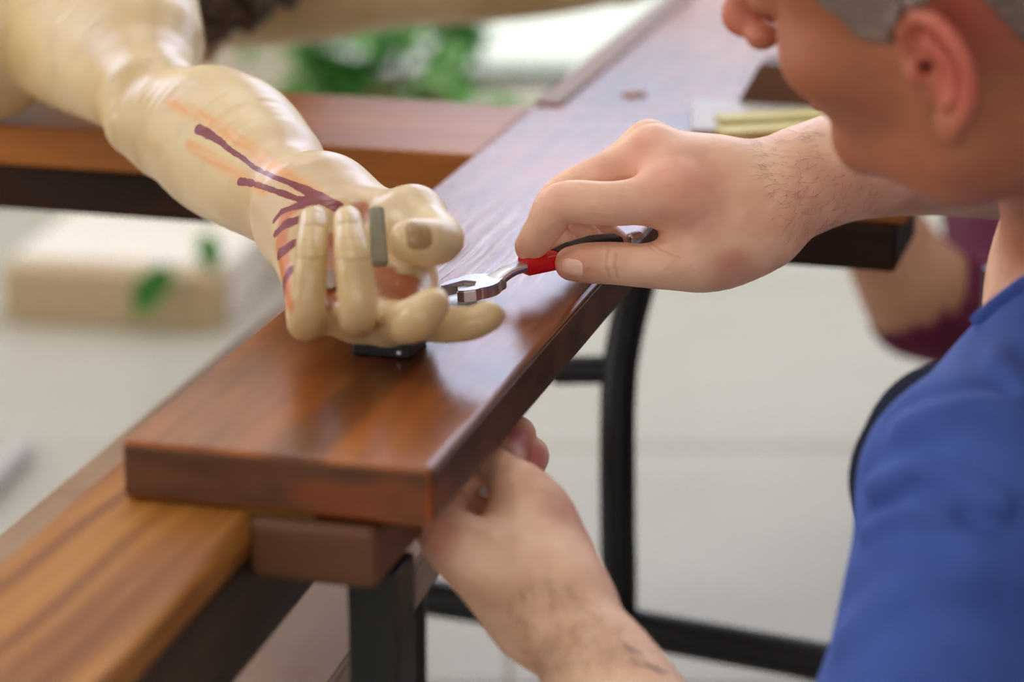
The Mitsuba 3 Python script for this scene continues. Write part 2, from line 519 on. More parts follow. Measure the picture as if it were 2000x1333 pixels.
tag(obj('ceiling', bx((XL, YF, ZC), (XR, YB, ZC + 0.1)), 'ceiling_paint'), 'pale flat ceiling above the room', kind='structure')


def window(n, origin, ex, w, z0, z1, light, foot=False):
    """Frame bars, sill and bright frosted panes, in a hole of a wall; its inner side is ex x z."""
    ex = unit(ex); nrm = np.cross(ex, Zu)      # points out of the room? the wall's extrusion goes this way
    key = f'window_{n}'
    fr = lambda m: frame(m, origin, ex, nrm, Zu)
    bars = [bx((0, 0.02, z0), (w, 0.08, z0 + 0.06)), bx((0, 0.02, z1 - 0.06), (w, 0.08, z1)), bx((0, 0.02, z0 + 0.06), (0.06, 0.08, z1 - 0.06)), bx((w - 0.06, 0.02, z0 + 0.06), (w, 0.08, z1 - 0.06)),
            bx((w / 2 - 0.03, 0.02, z0 + 0.06), (w / 2 + 0.03, 0.08, z1 - 0.06))]
    if foot:
        bars = [bx((0, 0.02, z1 - 0.03), (w, 0.08, z1)), bx((0, 0.02, z0), (0.02, 0.08, z1 - 0.03)), bx((w - 0.02, 0.02, z0), (w, 0.08, z1 - 0.03))]
    for b in bars:
        obj('frame_bar', fr(b), 'window_frame_paint', key)
    if not foot:
        obj('sill', fr(bx((-0.03, -0.02, z0 - 0.05), (w + 0.03, 0.22, z0 - 0.001))), 'sill_wood', key)
    for x0, x1 in ((0.02, w - 0.02),) if foot else ((0.06, w / 2 - 0.03), (w / 2 + 0.03, w - 0.06)):
        za, zb_ = (z0, z1 - 0.03) if foot else (z0 + 0.06, z1 - 0.06)
        v = np.array([(x0, 0.05, za), (x1, 0.05, za), (x1, 0.05, zb_), (x0, 0.05, zb_)])
        v = np.array(origin) + v @ np.array([ex, nrm, Zu])
        nn = np.cross(v[1] - v[0], v[2] - v[0])
        f = np.array([[0, 1, 2, 3]]) if nn @ light[1] > 0 else np.array([[0, 3, 2, 1]])
        k = obj('pane', (v, f), 'lamp_body', key)
        scene[k]['emitter'] = {'type': 'area', 'radiance': {'type': 'rgb', 'value': list(light[0])}}
    tag(key, 'bright frosted window', kind='structure')  # one label for all, the added side and front windows too


for i, (a, b) in enumerate(wins):
    window(i + 1, (XL + a, YB + 0.16, 0), (1, 0, 0), b - a, WZ0, WZ1, (WINDOW_LIGHT, np.array([0, -1, 0])))
for i, (a, b) in enumerate(added_wins_l):
    window(4 + i, (XL, YB - a, 0), (0, -1, 0), b - a, 1.0, 2.75, (ADDED_SIDE_WINDOW_LIGHT, np.array([1, 0, 0])))

for i, (a, b) in enumerate(added_wins_f):
    window(5 + i, (XR - a, YF, 0), (-1, 0, 0), b - a, 1.0, 2.6, (ADDED_FRONT_WINDOW_LIGHT, np.array([0, 1, 0])))

window(7, (XL + low[0], YB + 0.16, 0), (1, 0, 0), low[1] - low[0], 0.001, 1.04, (LOW_WINDOW_LIGHT, np.array([0, -1, 0])), foot=True)


def added_ceiling_lamp(x, y, where):  # added, unseen lamps that brighten the cross, hands and back wall
    key = numbered('added_ceiling_lamp')
    obj('housing', frame(rbox((1.26, 0.36, 0.07), 0.01), (x, y, ZC - 0.036), *np.eye(3)), 'lamp_body', key)
    v = np.array([(-0.6, -0.15, 0), (0.6, -0.15, 0), (0.6, 0.15, 0), (-0.6, 0.15, 0)]) + (x, y, ZC - 0.073)
    k = obj('diffuser', (v, np.array([[0, 3, 2, 1]])), 'lamp_body', key)
    scene[k]['emitter'] = {'type': 'area', 'radiance': {'type': 'rgb', 'value': list(ADDED_LAMP_LIGHT)}}
    tag(key, f'added unseen ceiling lamp {where}', 'ceiling lamp')


added_ceiling_lamp(-0.7, 2.2, 'above the left of the cross')
added_ceiling_lamp(1.1, 2.7, 'above the floor at the right')
added_ceiling_lamp(-0.9, 4.1, 'above the plant')
added_ceiling_lamp(-0.5, 0.8, 'above the near end of the cross')
added_ceiling_lamp(0.9, 4.15, 'close to the bright windows')

# ------------------------------------------------------------------ the cross
TH = 0.0285
NR = Pz(840, 915, H); NR[2] = H
CW = 0.1465                                # width of the crossbeam
CL = 1.55


def along(s, t, z):
    """Point s metres along the crossbeam from its near end, t metres from its right edge to the left, at height z."""
    q = NR + s * U - t * V
    return np.array([q[0], q[1], z])


def beam(s0, s1, t0, t1, z0, z1, r=0.002, yaw=0.0):
    """A rounded beam in the crossbeam's frame."""
    c = along((s0 + s1) / 2, (t0 + t1) / 2, (z0 + z1) / 2)
    ca, sa = math.cos(yaw), math.sin(yaw)
    return frame(rbox((s1 - s0, t1 - t0, z1 - z0), r), c, U * ca - V * sa, -(V * ca + U * sa), Zu)


def st(px, py, z=H):
    q = Pz(px, py, z) - NR
    return q @ U, -(q @ V)


cross = 'wooden_cross'
obj('crossbeam', beam(0, CL, 0, CW, H - TH, H, 0.003), 'varnished_crossbeam', cross, smooth=30)
s0, s1 = st(930, 300)[0], st(1030, 205)[0]
tr = st(1775, 354)[1]
obj('upright_beam', beam(s0, s1, CW + 0.0005, 1.35, H - TH, H - 0.0008, 0.0022), 'varnished_upright', cross, smooth=30)
obj('upright_beam', beam(s0, s1, tr, -0.0005, H - TH, H - 0.0008, 0.0022), 'varnished_upright', cross, smooth=30)
obj('end_face', beam(-0.0012, -0.0001, 0.002, CW - 0.002, H - TH + 0.0028, H - 0.0028, 0.0005), 'end_grain', cross, smooth=30)
obj('side_face', beam(0.003, s0 - 0.003, -0.0012, -0.0001, H - TH + 0.0028, H - 0.0028, 0.0005), 'end_grain', cross, smooth=30)
obj('edge_sheen_strip', beam(s1 + 0.002, CL - 0.02, CW - 0.019, CW + 0.001, H + 0.0002, H + 0.0026, 0.001), 'sheen_strip_wood', cross, smooth=30)  # added strip; pinkish reflection along the edge put into its colour
tag(cross, 'varnished brown wooden cross lying flat across the two trestles', 'cross')
labels[cross + '__end_face'] = {'label': 'dark end grain with worn orange patches'}
labels[cross + '__edge_sheen_strip'] = {'label': 'thin added strip with the pinkish reflection of the far edge put into its colour'}

# ------------------------------------------------------------------ trestles and bench
z1 = H - TH - 0.0006
near = 'wooden_trestle'


def quad_beam(a, b, w0, w1, z_top, h, r=0.006):
    """A beam whose top has the near edge points a (left), b (right) directions: built from four top corners."""
    import manifold3d as m3
    pts = []
    s = m3.Manifold.sphere(r, 12)
    for q in (a, b, w1, w0):
        for z in (z_top - r, z_top - h + r):
            pts.append(s.translate([float(q[0]), float(q[1]), float(z)]))
    m = m3.Manifold.batch_hull(pts).to_mesh()
    return trimesh.Trimesh(m.vert_properties[:, :3], m.tri_verts)


def extend(p, q, f0, f1):
    return p + (q - p) * f0, p + (q - p) * f1


# main rail (honey coloured), going from the lower left under the end of the cross
l0, l1 = extend(Pz(0, 1112, z1), Pz(242, 903, z1), -0.9, 3.2)
r0, r1 = extend(Pz(161, 1333, z1), Pz(467, 1004, z1), -0.6, 2.6)
obj('rail', quad_beam(l0, r0, l1, r1, z1, 0.021, 0.006), 'honey_pine', near, smooth=40)
v0, v1 = extend(r0, r1, 0.0, 1.0); off = unit(l0 - r0)
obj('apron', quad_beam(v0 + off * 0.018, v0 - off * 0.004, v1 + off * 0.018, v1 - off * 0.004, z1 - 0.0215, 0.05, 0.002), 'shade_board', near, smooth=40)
sb, tb = st(470, 1018, z1); sb2, tb2 = st(730, 1040, z1)
sbm = (sb + sb2) / 2
blk = beam(sbm + 0.004, sbm + 0.24, tb2, tb, z1 - 0.03, z1 - 0.0008, 0.005)
obj('end_block', blk, 'brown_block', near, smooth=40)
lp = along(sbm + 0.045, tb2 + 0.011, 0)
obj('leg', frame(rbox((0.024, 0.03, z1 - 0.031), 0.002), (lp[0], lp[1], (z1 - 0.031) / 2), V, U, Zu), 'black_metal', near, smooth=40)
lp2 = (l0 * 0.72 + l1 * 0.28); lp2 = lp2 + (r0 - l0) * 0.35
obj('leg', frame(rbox((0.024, 0.03, z1 - 0.022), 0.002), (lp2[0], lp2[1], (z1 - 0.022) / 2), V, U, Zu), 'black_metal', near, smooth=40)
obj('tape_strip', beam(0.002, 0.02, st(620, 1005, z1)[1], st(330, 968, z1)[1], z1 - 0.0015, z1 + 0.0003, 0.0004), 'yellow_tape', cross)
tag(near, 'honey brown wooden trestle with one black leg under the near end of the cross', 'trestle')
labels[near + '__leg'] = {'label': 'black metal leg'}
labels[near + '__end_block'] = {'label': 'brown block with rounded corners'}

# far trestle: dark rail under the upright, black tube frame
far = 'metal_trestle'
obj('rail', beam(s0 - 0.001, s0 + 0.09, tr + 0.006, 1.2, z1 - 0.03, z1, 0.003), 'dark_beam', far, smooth=40)
rb = 0.0125
zb = CAM_Z - 1.98 * (SP + (1255 - 666.5) / FOC * CP)
foot = Pz(1208, 1222, zb); base = foot.copy()
legtop = P(1262, 520, 1.98)
pts = curve([(base[0] - 0.003, base[1], 0.0)] + [base, P(1206, 1000, 1.98), P(1207, 780, 1.98), P(1222, 650, 1.98), legtop + (0, 0, 0.01)], 10)
obj('leg', tube(pts, rb, 14), 'black_metal', far, smooth=50)
obj('stretcher', tube([P(1085, 724, 2.0), P(1205, 722, 1.98)], 0.010, 12), 'black_metal', far, smooth=50)
e1 = foot + (Pz(1604, 1300, zb) - Pz(1208, 1228, zb)) * 1.75
e0 = foot + (Pz(700, 1152, zb) - Pz(1208, 1228, zb)) * 1.16
obj('lower_bar', tube([foot, e1], 0.0135, 14), 'black_metal', far, smooth=50)
obj('lower_bar', tube([foot, e0], 0.0135, 14), 'black_metal', far, smooth=50)
for q in (e0, e1):
    obj('leg', tube([(q[0], q[1], 0.0), (q[0], q[1], z1 - 0.032)], rb, 14), 'black_metal', far, smooth=50)
tag(far, 'trestle with black metal tube frame and dark rail under the far beam of the cross', 'trestle')

# low bench between the trestles
bench = 'low_bench'
zs = 0.385
bl0, bl1 = extend(Pz(0, 1050, zs), Pz(245, 846, zs), -0.7, 3.0)
br0, br1 = extend(Pz(634, 1333, zs), Pz(810, 1090, zs), -0.6, 2.2)
obj('seat_board', quad_beam(bl0, br0, bl1, br1, zs, 0.028, 0.004), 'bench_board', bench, smooth=40)
for k, (q0, q1) in enumerate(((bl0, br0), (bl1, br1))):
    o = (0.22 if k == 0 else -0.15)
    for f in (0.15, 0.85):
        q = q0 * (1 - f) + q1 * f + U * o
        obj('leg', bx((q[0] - 0.015, q[1] - 0.015, 0), (q[0] + 0.015, q[1] + 0.015, zs - 0.029)), 'black_metal', bench)
tag(bench, 'low bench with a pale brown board below the end of the cross', 'bench')

# ------------------------------------------------------------------ background
# pale stone slab on the floor, left
q0, q1 = Pz(8, 628, 0), Pz(432, 650, 0)
d = unit(q1 - q0); nb_ = np.array([-d[1], d[0], 0]); w = np.linalg.norm(q1 - q0)
slab = 'stone_step'
obj('riser', frame(rbox((w, 0.04, 0.066), 0.004), (q0 + q1) / 2 + nb_ * 0.02 + Zu * 0.033, d, nb_, Zu), 'shaded_stone', slab, smooth=40)
obj('tread', frame(rbox((w, 0.86, 0.07), 0.004), (q0 + q1) / 2 + nb_ * 0.471 + Zu * 0.035, d, nb_, Zu), 'pale_stone', slab, smooth=40)
tag(slab, 'pale stone step on the floor behind the trestle with green leaves in front', 'stone step')
pil = obj('cream_pillar', frame(rbox((0.26, 0.16, 1.1), 0.004), P(470, 130, 4.45) * [1, 1, 0] + Zu * 0.55, *np.eye(3)), 'cream_plaster')
tag(pil, 'short cream pillar beside the dark post at the white wall', 'pillar')
pp = P(592, 130, 4.5)
k = obj('dark_post', tube([(pp[0], pp[1], 0), (pp[0], pp[1], 1.0)], 0.013, 12), 'dark_post', smooth=50)
tag(k, 'thin dark post between the cream pillar and the plant', 'post')


def leaf_mesh(c, direction, normal, l, w, bend=0.25):
    u = unit(direction); n = unit(normal - u * (np.asarray(normal) @ u)); v = np.cross(n, u)
    t = np.linspace(0, 1, 6); prof = np.sin(np.pi * np.clip(t, 0.03, 0.97)) ** 0.8
    rows = [c + u * l * s + v * w * 0.5 * p * e + n * (-bend * l * s * s + abs(e) * 0.12 * w * p) for s, p in zip(t, prof) for e in (-1, 0, 1)]
    f = []
    for i in range(5):
        for j in range(2):
            a = i * 3 + j
            f += [[a, a + 1, a + 4], [a, a + 4, a + 3]]
    return np.array(rows), np.array(f)


# potted bush
plant = 'potted_plant'
pc = P(748, 330, 3.75); pc[2] = 0
prof = np.array([(0.0, 0.0), (0.075, 0.0), (0.10, 0.15), (0.108, 0.15), (0.108, 0.175), (0.09, 0.175), (0.086, 0.14), (0, 0.14)])
pot = trimesh.creation.revolve(prof, sections=28); pot.apply_translation(pc)
obj('pot', pot, 'pot_clay', plant, smooth=40)
n_leaf = 0
for b in range(16):
    ang = rng.uniform(0, 2 * np.pi); reach = rng.uniform(0.05, 0.2)
    if rng.random() < 0.5:
        ang = rng.choice([0.0, np.pi]) + rng.normal(0, 0.5)
    tip = pc + [reach * math.cos(ang), reach * 0.8 * math.sin(ang), rng.uniform(0.2, 0.36)]
    root = pc + [0.02 * math.cos(ang), 0.02 * math.sin(ang), 0.14]
    mid = (root + tip) / 2 + [0, 0, 0.05]
    cv = curve([root, mid, tip], 6)
    obj('stem', tube(cv, 0.0022, 6), 'stem_green', plant, smooth=True)
    for k in range(9):
        s = int(rng.integers(4, len(cv)))
        dd = np.array([rng.normal(), rng.normal(), rng.normal() * 0.5 + 0.1])
        obj('leaf', leaf_mesh(cv[s], dd, (rng.normal() * 0.4, rng.normal() * 0.4 - 0.3, 1), rng.uniform(0.045, 0.085), rng.uniform(0.02, 0.036)), f'leaf_{rng.integers(0, 4)}', plant, smooth=True)
tag(plant, 'bushy green plant in a clay pot before the white wall', 'potted plant')
labels[plant + '__pot'] = {'label': 'clay pot'}


def sprig(px, py, d, leaves, label):
    key = numbered('leaf_sprig')
    c = P(px, py, d)
    pts = []
    for (x, y, l, w, mat) in leaves:
        a = P(x, y, d); b = P(x + l[0], y + l[1], d + 0.01)
        obj('leaf', leaf_mesh(a, b - a, (0.1, -1, 0.6), np.linalg.norm(b - a), w, 0.1), mat, key, smooth=True)
        pts.append(a)
    obj('stem', tube(curve([c] + pts, 6), 0.0014, 6), 'stem_green', key, smooth=True)
    tag(key, label, 'leaf sprig')


dl = 3.33
sprig(262, 622, dl, [(262, 618, (50, -62), 0.03, 'leaf_1'), (280, 586, (44, -62), 0.034, 'leaf_0'), (292, 566, (40, -46), 0.03, 'leaf_3'), (270, 604, (26, -72), 0.028, 'leaf_3')], 'larger green leaf sprig leaning against the stone step')
sprig(418, 530, 3.37, [(414, 528, (-8, -70), 0.03, 'leaf_3'), (412, 505, (-16, -52), 0.026, 'leaf_0')], 'small green leaf sprig standing on top of the stone step')
a, b = Pz(-60, 985, 0.012), Pz(48, 872, 0.012)
k = obj('floor_pipe', tube([a, b], 0.012, 14), 'grey_card', smooth=50)
tag(k, 'short grey pipe lying on the floor at the far left', 'pipe')

# ------------------------------------------------------------------ the carved figure
def J(px, py, d, r):
    """A joint: the point at this sight line and depth, and a radius given in pixels there."""
    return P(px, py, d), r * d / FOC


I3 = np.eye(3)
st_b = Blob()
# forearm, elbow and upper arm
st_b.limb([J(318, 214, 1.715, 94), J(365, 252, 1.69, 110), J(438, 302, 1.65, 128), J(535, 370, 1.585, 108), J(622, 422, 1.53, 96), J(660, 470, 1.505, 84)], k=0.05, K=0.02)
st_b.limb([J(255, 245, 1.70, 46), J(300, 250, 1.695, 70)], K=0.02)                     # elbow bone
st_b.limb([J(425, 218, 1.67, 70), J(490, 250, 1.64, 72), J(550, 305, 1.60, 48)], K=0.03)                      # bulge of the inner forearm
st_b.limb([J(302, 190, 1.725, 86), J(268, 80, 1.80, 108), J(175, -70, 1.9, 150), J(60, -210, 2.02, 185)], k=0.03, K=0.016)
st_b.limb([J(312, 70, 1.79, 60), J(285, -30, 1.84, 80)], K=0.03)                       # biceps ridge
st_b.limb([J(275, 200, 1.73, 70), J(110, 78, 1.87, 118), J(20, -80, 2.0, 150)], k=0.03, K=0.02)
# tendons of the wrist
for a_, b_, c_ in (((560, 372), (650, 412), 7),):
    st_b.limb([J(*a_, 1.53, c_), J(*b_, 1.475, c_)], K=0.02)
# chest, neck, far arm
st_b.add(ell(P(-95, 55, 1.90), I3, (0.055, 0.07, 0.058)), 0.016)
st_b.add(ell(P(-40, 165, 1.93), I3, (0.045, 0.05, 0.02)), 0.02)
st_b.limb([J(-120, -20, 1.98, 170), J(-420, -190, 2.25, 230), J(-900, -240, 2.5, 230)], k=0.05, K=0.02)
st_b.limb([J(60, -210, 2.02, 170), J(330, -260, 2.25, 190), J(520, -110, 2.28, 110)], k=0.05, K=0.03)
st_b.limb([J(330, -70, 2.06, 60), J(392, 50, 2.14, 50), J(404, 108, 2.13, 18)], K=0.02)
st_b.limb([J(455, 5, 2.26, 92), J(600, -3, 2.29, 88), J(760, -20, 2.32, 76), J(880, -25, 2.34, 74), J(1000, -20, 2.36, 60), J(1120, -22, 2.38, 46), J(1225, -36, 2.40, 36)], k=0.03, K=0.03)
st_b.limb([J(1225, -36, 2.40, 30), J(1320, -50, 2.42, 34)], K=0.02)
# head (out of the picture, above the hair)
hc = P(455, -215, 2.17)
st_b.add(ell(hc, I3, (0.068, 0.085, 0.075)), 0.02)
st_b.add(ell(hc + np.array([0.02, -0.055, 0.02]), I3, (0.05, 0.04, 0.05)), 0.02)
st_b.limb([(hc + [0.015, -0.09, 0.02], 0.012), (hc + [0.03, -0.095, 0.045], 0.009)], K=0.01)
st_b.limb([(hc - [0.0, 0.0, 0.02], 0.05), (P(330, -250, 2.25), 0.06)], K=0.03)
# palm
wr = J(628, 424, 1.525, 86)
st_b.limb([J(608, 436, 1.52, 82), J(598, 520, 1.475, 56), J(604, 612, 1.435, 40)], k=0.02, K=0.03)
st_b.limb([wr, J(670, 520, 1.49, 56), J(694, 622, 1.43, 42)], k=0.02, K=0.02)
st_b.limb([wr, J(735, 530, 1.49, 56), J(765, 628, 1.435, 42)], k=0.02, K=0.02)
st_b.limb([wr, J(790, 520, 1.49, 54), J(815, 615, 1.45, 40)], k=0.02, K=0.02)
st_b.limb([J(650, 452, 1.52, 64), J(735, 436, 1.49, 62), J(806, 428, 1.465, 58)], k=0.02, K=0.02)
# fingers
kf = 0.004
st_b.limb([J(602, 612, 1.435, 38), J(596, 628, 1.402, 36), J(604, 560, 1.395, 34), J(608, 498, 1.398, 32), J(612, 436, 1.42, 29), J(613, 428, 1.425, 26)], k=kf, K=0.006, digit=True)
st_b.limb([J(692, 622, 1.43, 40), J(700, 611, 1.388, 38), J(694, 550, 1.383, 37), J(687, 496, 1.388, 35), J(680, 436, 1.41, 29), J(678, 428, 1.415, 26)], k=kf, K=0.006, digit=True)
st_b.limb([J(765, 632, 1.43, 42), J(806, 626, 1.383, 44), J(838, 602, 1.38, 37), J(848, 590, 1.385, 30)], k=kf, K=0.006, digit=True)
st_b.limb([J(812, 622, 1.445, 40), J(862, 634, 1.415, 37), J(918, 632, 1.405, 34), J(953, 618, 1.405, 31)], k=kf, K=0.006, digit=True)
st_b.limb([J(806, 428, 1.465, 56), J(862, 466, 1.43, 45), J(836, 474, 1.412, 47), J(802, 470, 1.405, 43)], k=kf, K=0.012, digit=True)
lo, hi = st_b.bounds()
st_mesh = surface(st_b, lo, hi, 0.0021)

W3 = lambda px, py: shoot(st_b, px, py, 1.1, 2.6)


def stroke(rows):
    """Rows (pixel x, y, radius in pixels) to points on the figure with radii in metres."""
    out, dense = [], []
    for a, b in zip(rows[:-1], rows[1:]):
        n_ = max(1, int(math.hypot(b[0] - a[0], b[1] - a[1]) / 11))
        dense += [tuple(np.array(a) * (1 - k / n_) + np.array(b) * k / n_) for k in range(n_)]
    dense.append(rows[-1])
    for (x, y, r), q in zip(dense, shoot_many(st_b, [d_[:2] for d_ in dense], 1.1, 2.6)):
        out.append((q, r * float(np.linalg.norm(q - [0, 0, CAM_Z])) / FOC))
    return out


blood = [[(386, 251, 11), (405, 261, 9.5), (428, 275, 7), (450, 294, 5.6), (472, 307, 5), (496, 327, 5), (535, 346, 5), (566, 357, 6.5), (596, 371, 10), (626, 388, 15), (660, 402, 13)],
         [(468, 355, 9), (490, 357, 7.5), (522, 368, 5.5), (552, 378, 7), (578, 388, 6), (606, 392, 12)],
         [(612, 398, 12), (575, 404, 9), (550, 414, 7), (535, 432, 5)], [(583, 430, 11), (556, 440, 12), (538, 457, 9)],
         [(574, 476, 12), (546, 496, 13)], [(566, 528, 12), (553, 556, 13), (556, 590, 8)]]
smear = [[(330, 200, 12), (420, 240, 13), (520, 318, 16), (590, 362, 18), (660, 402, 14)], [(368, 282, 10), (455, 336, 14), (520, 372, 12)],
         ]
stain = [[(750, 530, 30), (764, 575, 30)], [(700, 404, 16), (712, 420, 14)], [(800, 548, 26), (780, 580, 24)], [(645, 470, 14), (645, 600, 14)]]
ulnar = [[(585, 400, 14), (556, 420, 18), (548, 470, 22), (554, 530, 22), (566, 596, 18)]]
joint_shade = [[(577, 500, 3), (606, 506, 3), (638, 501, 3)], [(655, 503, 3), (688, 509, 3), (722, 503, 3)], [(592, 470, 2), (626, 470, 2)], [(664, 466, 2), (704, 466, 2)]]  # finger joint creases, their shade painted as darker lines
segs = lambda lst: [(a[0], b[0], a[1], b[1]) for s in map(stroke, lst) for a, b in zip(s[:-1], s[1:])]
blood_s, smear_s, stain_s, ulnar_s, joint_shade_s = segs(blood), segs(smear), segs(stain), segs(ulnar), segs(joint_shade)


def stroke_field(p, S):
    """Signed distance (in radii near 1) to the painted strokes."""
    d = mi.Float(9.0)
    for a, b, ra, rb in S:
        ba = b - a; L2 = float(ba @ ba) + 1e-12
        q = p - mi.Point3f(*map(float, a))
        t = dr.clip((q.x * float(ba[0]) + q.y * float(ba[1]) + q.z * float(ba[2])) / L2, 0, 1)
        e = q - mi.Vector3f(*map(float, ba)) * t
        d = dr.minimum(d, dr.norm(e) / (float(ra) + t * float(rb - ra)))
    return d


fa_dir = unit(P(622, 418, 1.53) - P(322, 196, 1.715))
fa_n = unit(np.cross(fa_dir, [0, 0, 1.0]))


def statue_color(p, n, uv):
    b = fbm(p.x * 18, p.y * 18, p.z * 18, 3)
    c = mix(col(190, 160, 112), col(207, 181, 136), smoothstep(0.3, 0.7, b))
    c = mix(c, col(206, 178, 150), 0.5 * smoothstep(0.5, 0.75, fbm(p.x * 11 + 9, p.y * 11, p.z * 11, 2)))
    c = mix(c, col(150, 138, 122), 0.14 * smoothstep(0.66, 0.8, fbm(p.x * 60 + 3, p.y * 60, p.z * 60, 2)))
    s = p.x * float(fa_dir[0]) + p.y * float(fa_dir[1]) + p.z * float(fa_dir[2]); t = p.x * float(fa_n[0]) + p.y * float(fa_n[1])
    streak = fbm(s * 25, t * 420, p.z * 420, 3)
    f = stroke_field(p, smear_s)
    c = mix(c, col(212, 142, 74), smoothstep(1.9, 0.2, f) * (0.55 + 0.45 * smoothstep(0.35, 0.65, streak)) * 0.8)
    c = mix(c, col(190, 98, 44), smoothstep(1.25, 0.5, stroke_field(p, ulnar_s)) * 0.85)
    c = mix(c, col(150, 118, 80), smoothstep(1.6, 0.4, stroke_field(p, joint_shade_s)) * 0.5)
    f = stroke_field(p, stain_s)
    c = mix(c, col(150, 66, 34), smoothstep(1.5, 0.6, f + (fbm(p.x * 150, p.y * 150, p.z * 150, 2) - 0.5) * 1.2) * 0.85)
    f = stroke_field(p, blood_s) + (fbm(p.x * 220, p.y * 220, p.z * 220, 2) - 0.5) * 0.5
    return mix(c, col(122, 46, 50), smoothstep(1.08, 0.92, f))


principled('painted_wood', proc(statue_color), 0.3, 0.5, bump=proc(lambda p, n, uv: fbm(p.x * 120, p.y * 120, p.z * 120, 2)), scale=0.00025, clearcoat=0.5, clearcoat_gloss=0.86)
principled('statue_hair', proc(lambda p, n, uv: mix(col(38, 28, 21), col(100, 78, 58), fbm(p.x * 200, p.y * 200, p.z * 60, 3))), 0.4, 0.5)
statue = 'statue'
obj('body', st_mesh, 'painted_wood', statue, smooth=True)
nail_c = [((820, 458), (-1, 0.15), 0.014, 0.013), ((612, 428), (0, -1), 0.0115, 0.012), ((680, 424), (0, -1), 0.0115, 0.012)]
principled('painted_nail', rgb(188, 158, 114), 0.25, 0.5)
principled('painted_thumb_nail', rgb(158, 128, 88), 0.3, 0.5)
for (x, y), dr_, w_, l_ in nail_c:
    c0 = W3(x, y)
    al = (P(x + dr_[0] * 10, y + dr_[1] * 10, 1.42) - P(x, y, 1.42))
    obj('finger_nail', nail_plate(st_b, c0, unit(al), w_, l_), 'painted_nail' if x < 700 else 'painted_thumb_nail', statue, smooth=True)
# carved hair: wavy locks falling from the head
hair_ends = [(392, 20, 2.11), (404, 58, 2.10), (420, 80, 2.10), (434, 90, 2.09), (450, 78, 2.10), (470, 66, 2.11), (490, 56, 2.12), (508, 46, 2.13), (526, 34, 2.14), (545, 18, 2.15), (556, 2, 2.16),
             (415, 30, 2.08), (446, 40, 2.07), (480, 22, 2.08), (515, 8, 2.10)]
locks = []
for i, (x, y, d_) in enumerate(hair_ends):
    e = P(x, y, d_); s_ = hc + np.array([(x - 470) / 170 * 0.075, -0.03 + 0.012 * (i % 3), -0.02])
    pts_ = []
    for t in np.linspace(0, 1, 26):
        q = s_ * (1 - t) + e * t
        sw = 0.008 * math.sin(5.5 * t + i * 1.7)
        pts_.append(q + [sw, -0.02 * math.sin(math.pi * t) + 0.006 * math.cos(6 * t + i), 0.0])
    r_ = 0.015 * np.sqrt(np.clip(1 - np.linspace(0, 1, 26) ** 2.2, 0.0, 1)) + 0.0012
    m_ = tube(np.array(pts_), r_, 14)
    # carved grooves along the lock
    vv = m_.vertices; k_ = 26 * 14
    ang_ = np.tile(np.arange(14), 26); ctr = np.repeat(np.array(pts_), 14, 0)
    tw = (ang_ + np.repeat(np.arange(26), 14) // 3) % 4
    vv[:k_] = ctr + (vv[:k_] - ctr) * np.where(tw == 0, 0.78, np.where(tw == 2, 1.05, 0.95))[:, None]
    m_.vertices = vv
    locks.append(m_)
cap = trimesh.creation.icosphere(3); cap.vertices = cap.vertices * [0.078, 0.09, 0.084] + hc + [0, 0.02, -0.008]
obj('hair', trimesh.util.concatenate(locks + [cap]), 'statue_hair', statue, smooth=50)
tag(statue, 'painted wooden figure of a bare man with outstretched arms, blood painted on its near forearm', 'statue')
labels[statue + '__hair'] = {'label': 'dark brown carved locks'}

# iron blade in the palm, bolt end, black support under the hand
def taper_bar(a, b, side, w0, w1, t):
    import manifold3d as m3
    a, b = np.array(a), np.array(b); n = unit(np.cross(b - a, side)); side = unit(np.cross(n, b - a)); r = 0.0022; pts = []
    for q, w in ((a, w0), (b, w1)):
        for s1 in (-1, 1):
            for s2 in (-1, 1):
                pts.append(m3.Manifold.sphere(r, 10).translate([float(x) for x in q + side * s1 * (w / 2 - r) + n * s2 * (t / 2 - r)]))
    m = m3.Manifold.batch_hull(pts).to_mesh()
    return trimesh.Trimesh(m.vert_properties[:, :3], m.tri_verts)


k = obj('iron_nail', taper_bar(P(741, 512, 1.425), P(736, 414, 1.437), (1, 0, 0), 0.0088, 0.0074, 0.007), 'grey_iron', smooth=40)
tag(k, 'flat grey iron nail standing in the palm of the statue', 'nail')
bt = 'bolt_end'
hexm = trimesh.creation.cylinder(0.0055, 0.008, sections=6)
obj('head', frame(hexm, P(645, 545, 1.435), (1, 0, 0), (0, CP, -SP), (0, SP, CP)), 'zinc', bt)
obj('shank', frame(trimesh.creation.cylinder(0.003, 0.02, sections=20), P(645, 572, 1.437), (1, 0, 0), (0, CP, -SP), (0, SP, CP)), 'zinc', bt, smooth=50)
tag(bt, 'shiny bolt end between the two bent fingers of the statue', 'bolt')
sup = 'hand_support'
c_ = Pz(760, 700, H); wbox = 119 * 1.43 / FOC
obj('block', frame(rbox((wbox, 0.03, 0.0112), 0.0014), c_ + np.array([0, 0.0145, 0.0058]), V, U, Zu), 'black_rubber', sup, smooth=40)
obj('screw', frame(trimesh.creation.icosphere(2, 0.0016), c_ + V * 0.0055 - U * 0.0008 + Zu * 0.0034, *np.eye(3)), 'zinc', sup, smooth=True)
tag(sup, 'black rubber support between the hand of the statue and the cross', 'support')

# ------------------------------------------------------------------ the man with the wrench
CX, CY, CF = np.array([1.0, 0, 0]), np.array([0, -SP, -CP]), np.array([0, CP, -SP])
HF = unit(-0.891 * CX + 0.03 * CY + 0.452 * CF); HU = unit(-0.299 * CX - 0.79 * CY - 0.536 * CF)
HU = unit(HU - HF * (HU @ HF)); HL = np.cross(HU, HF)


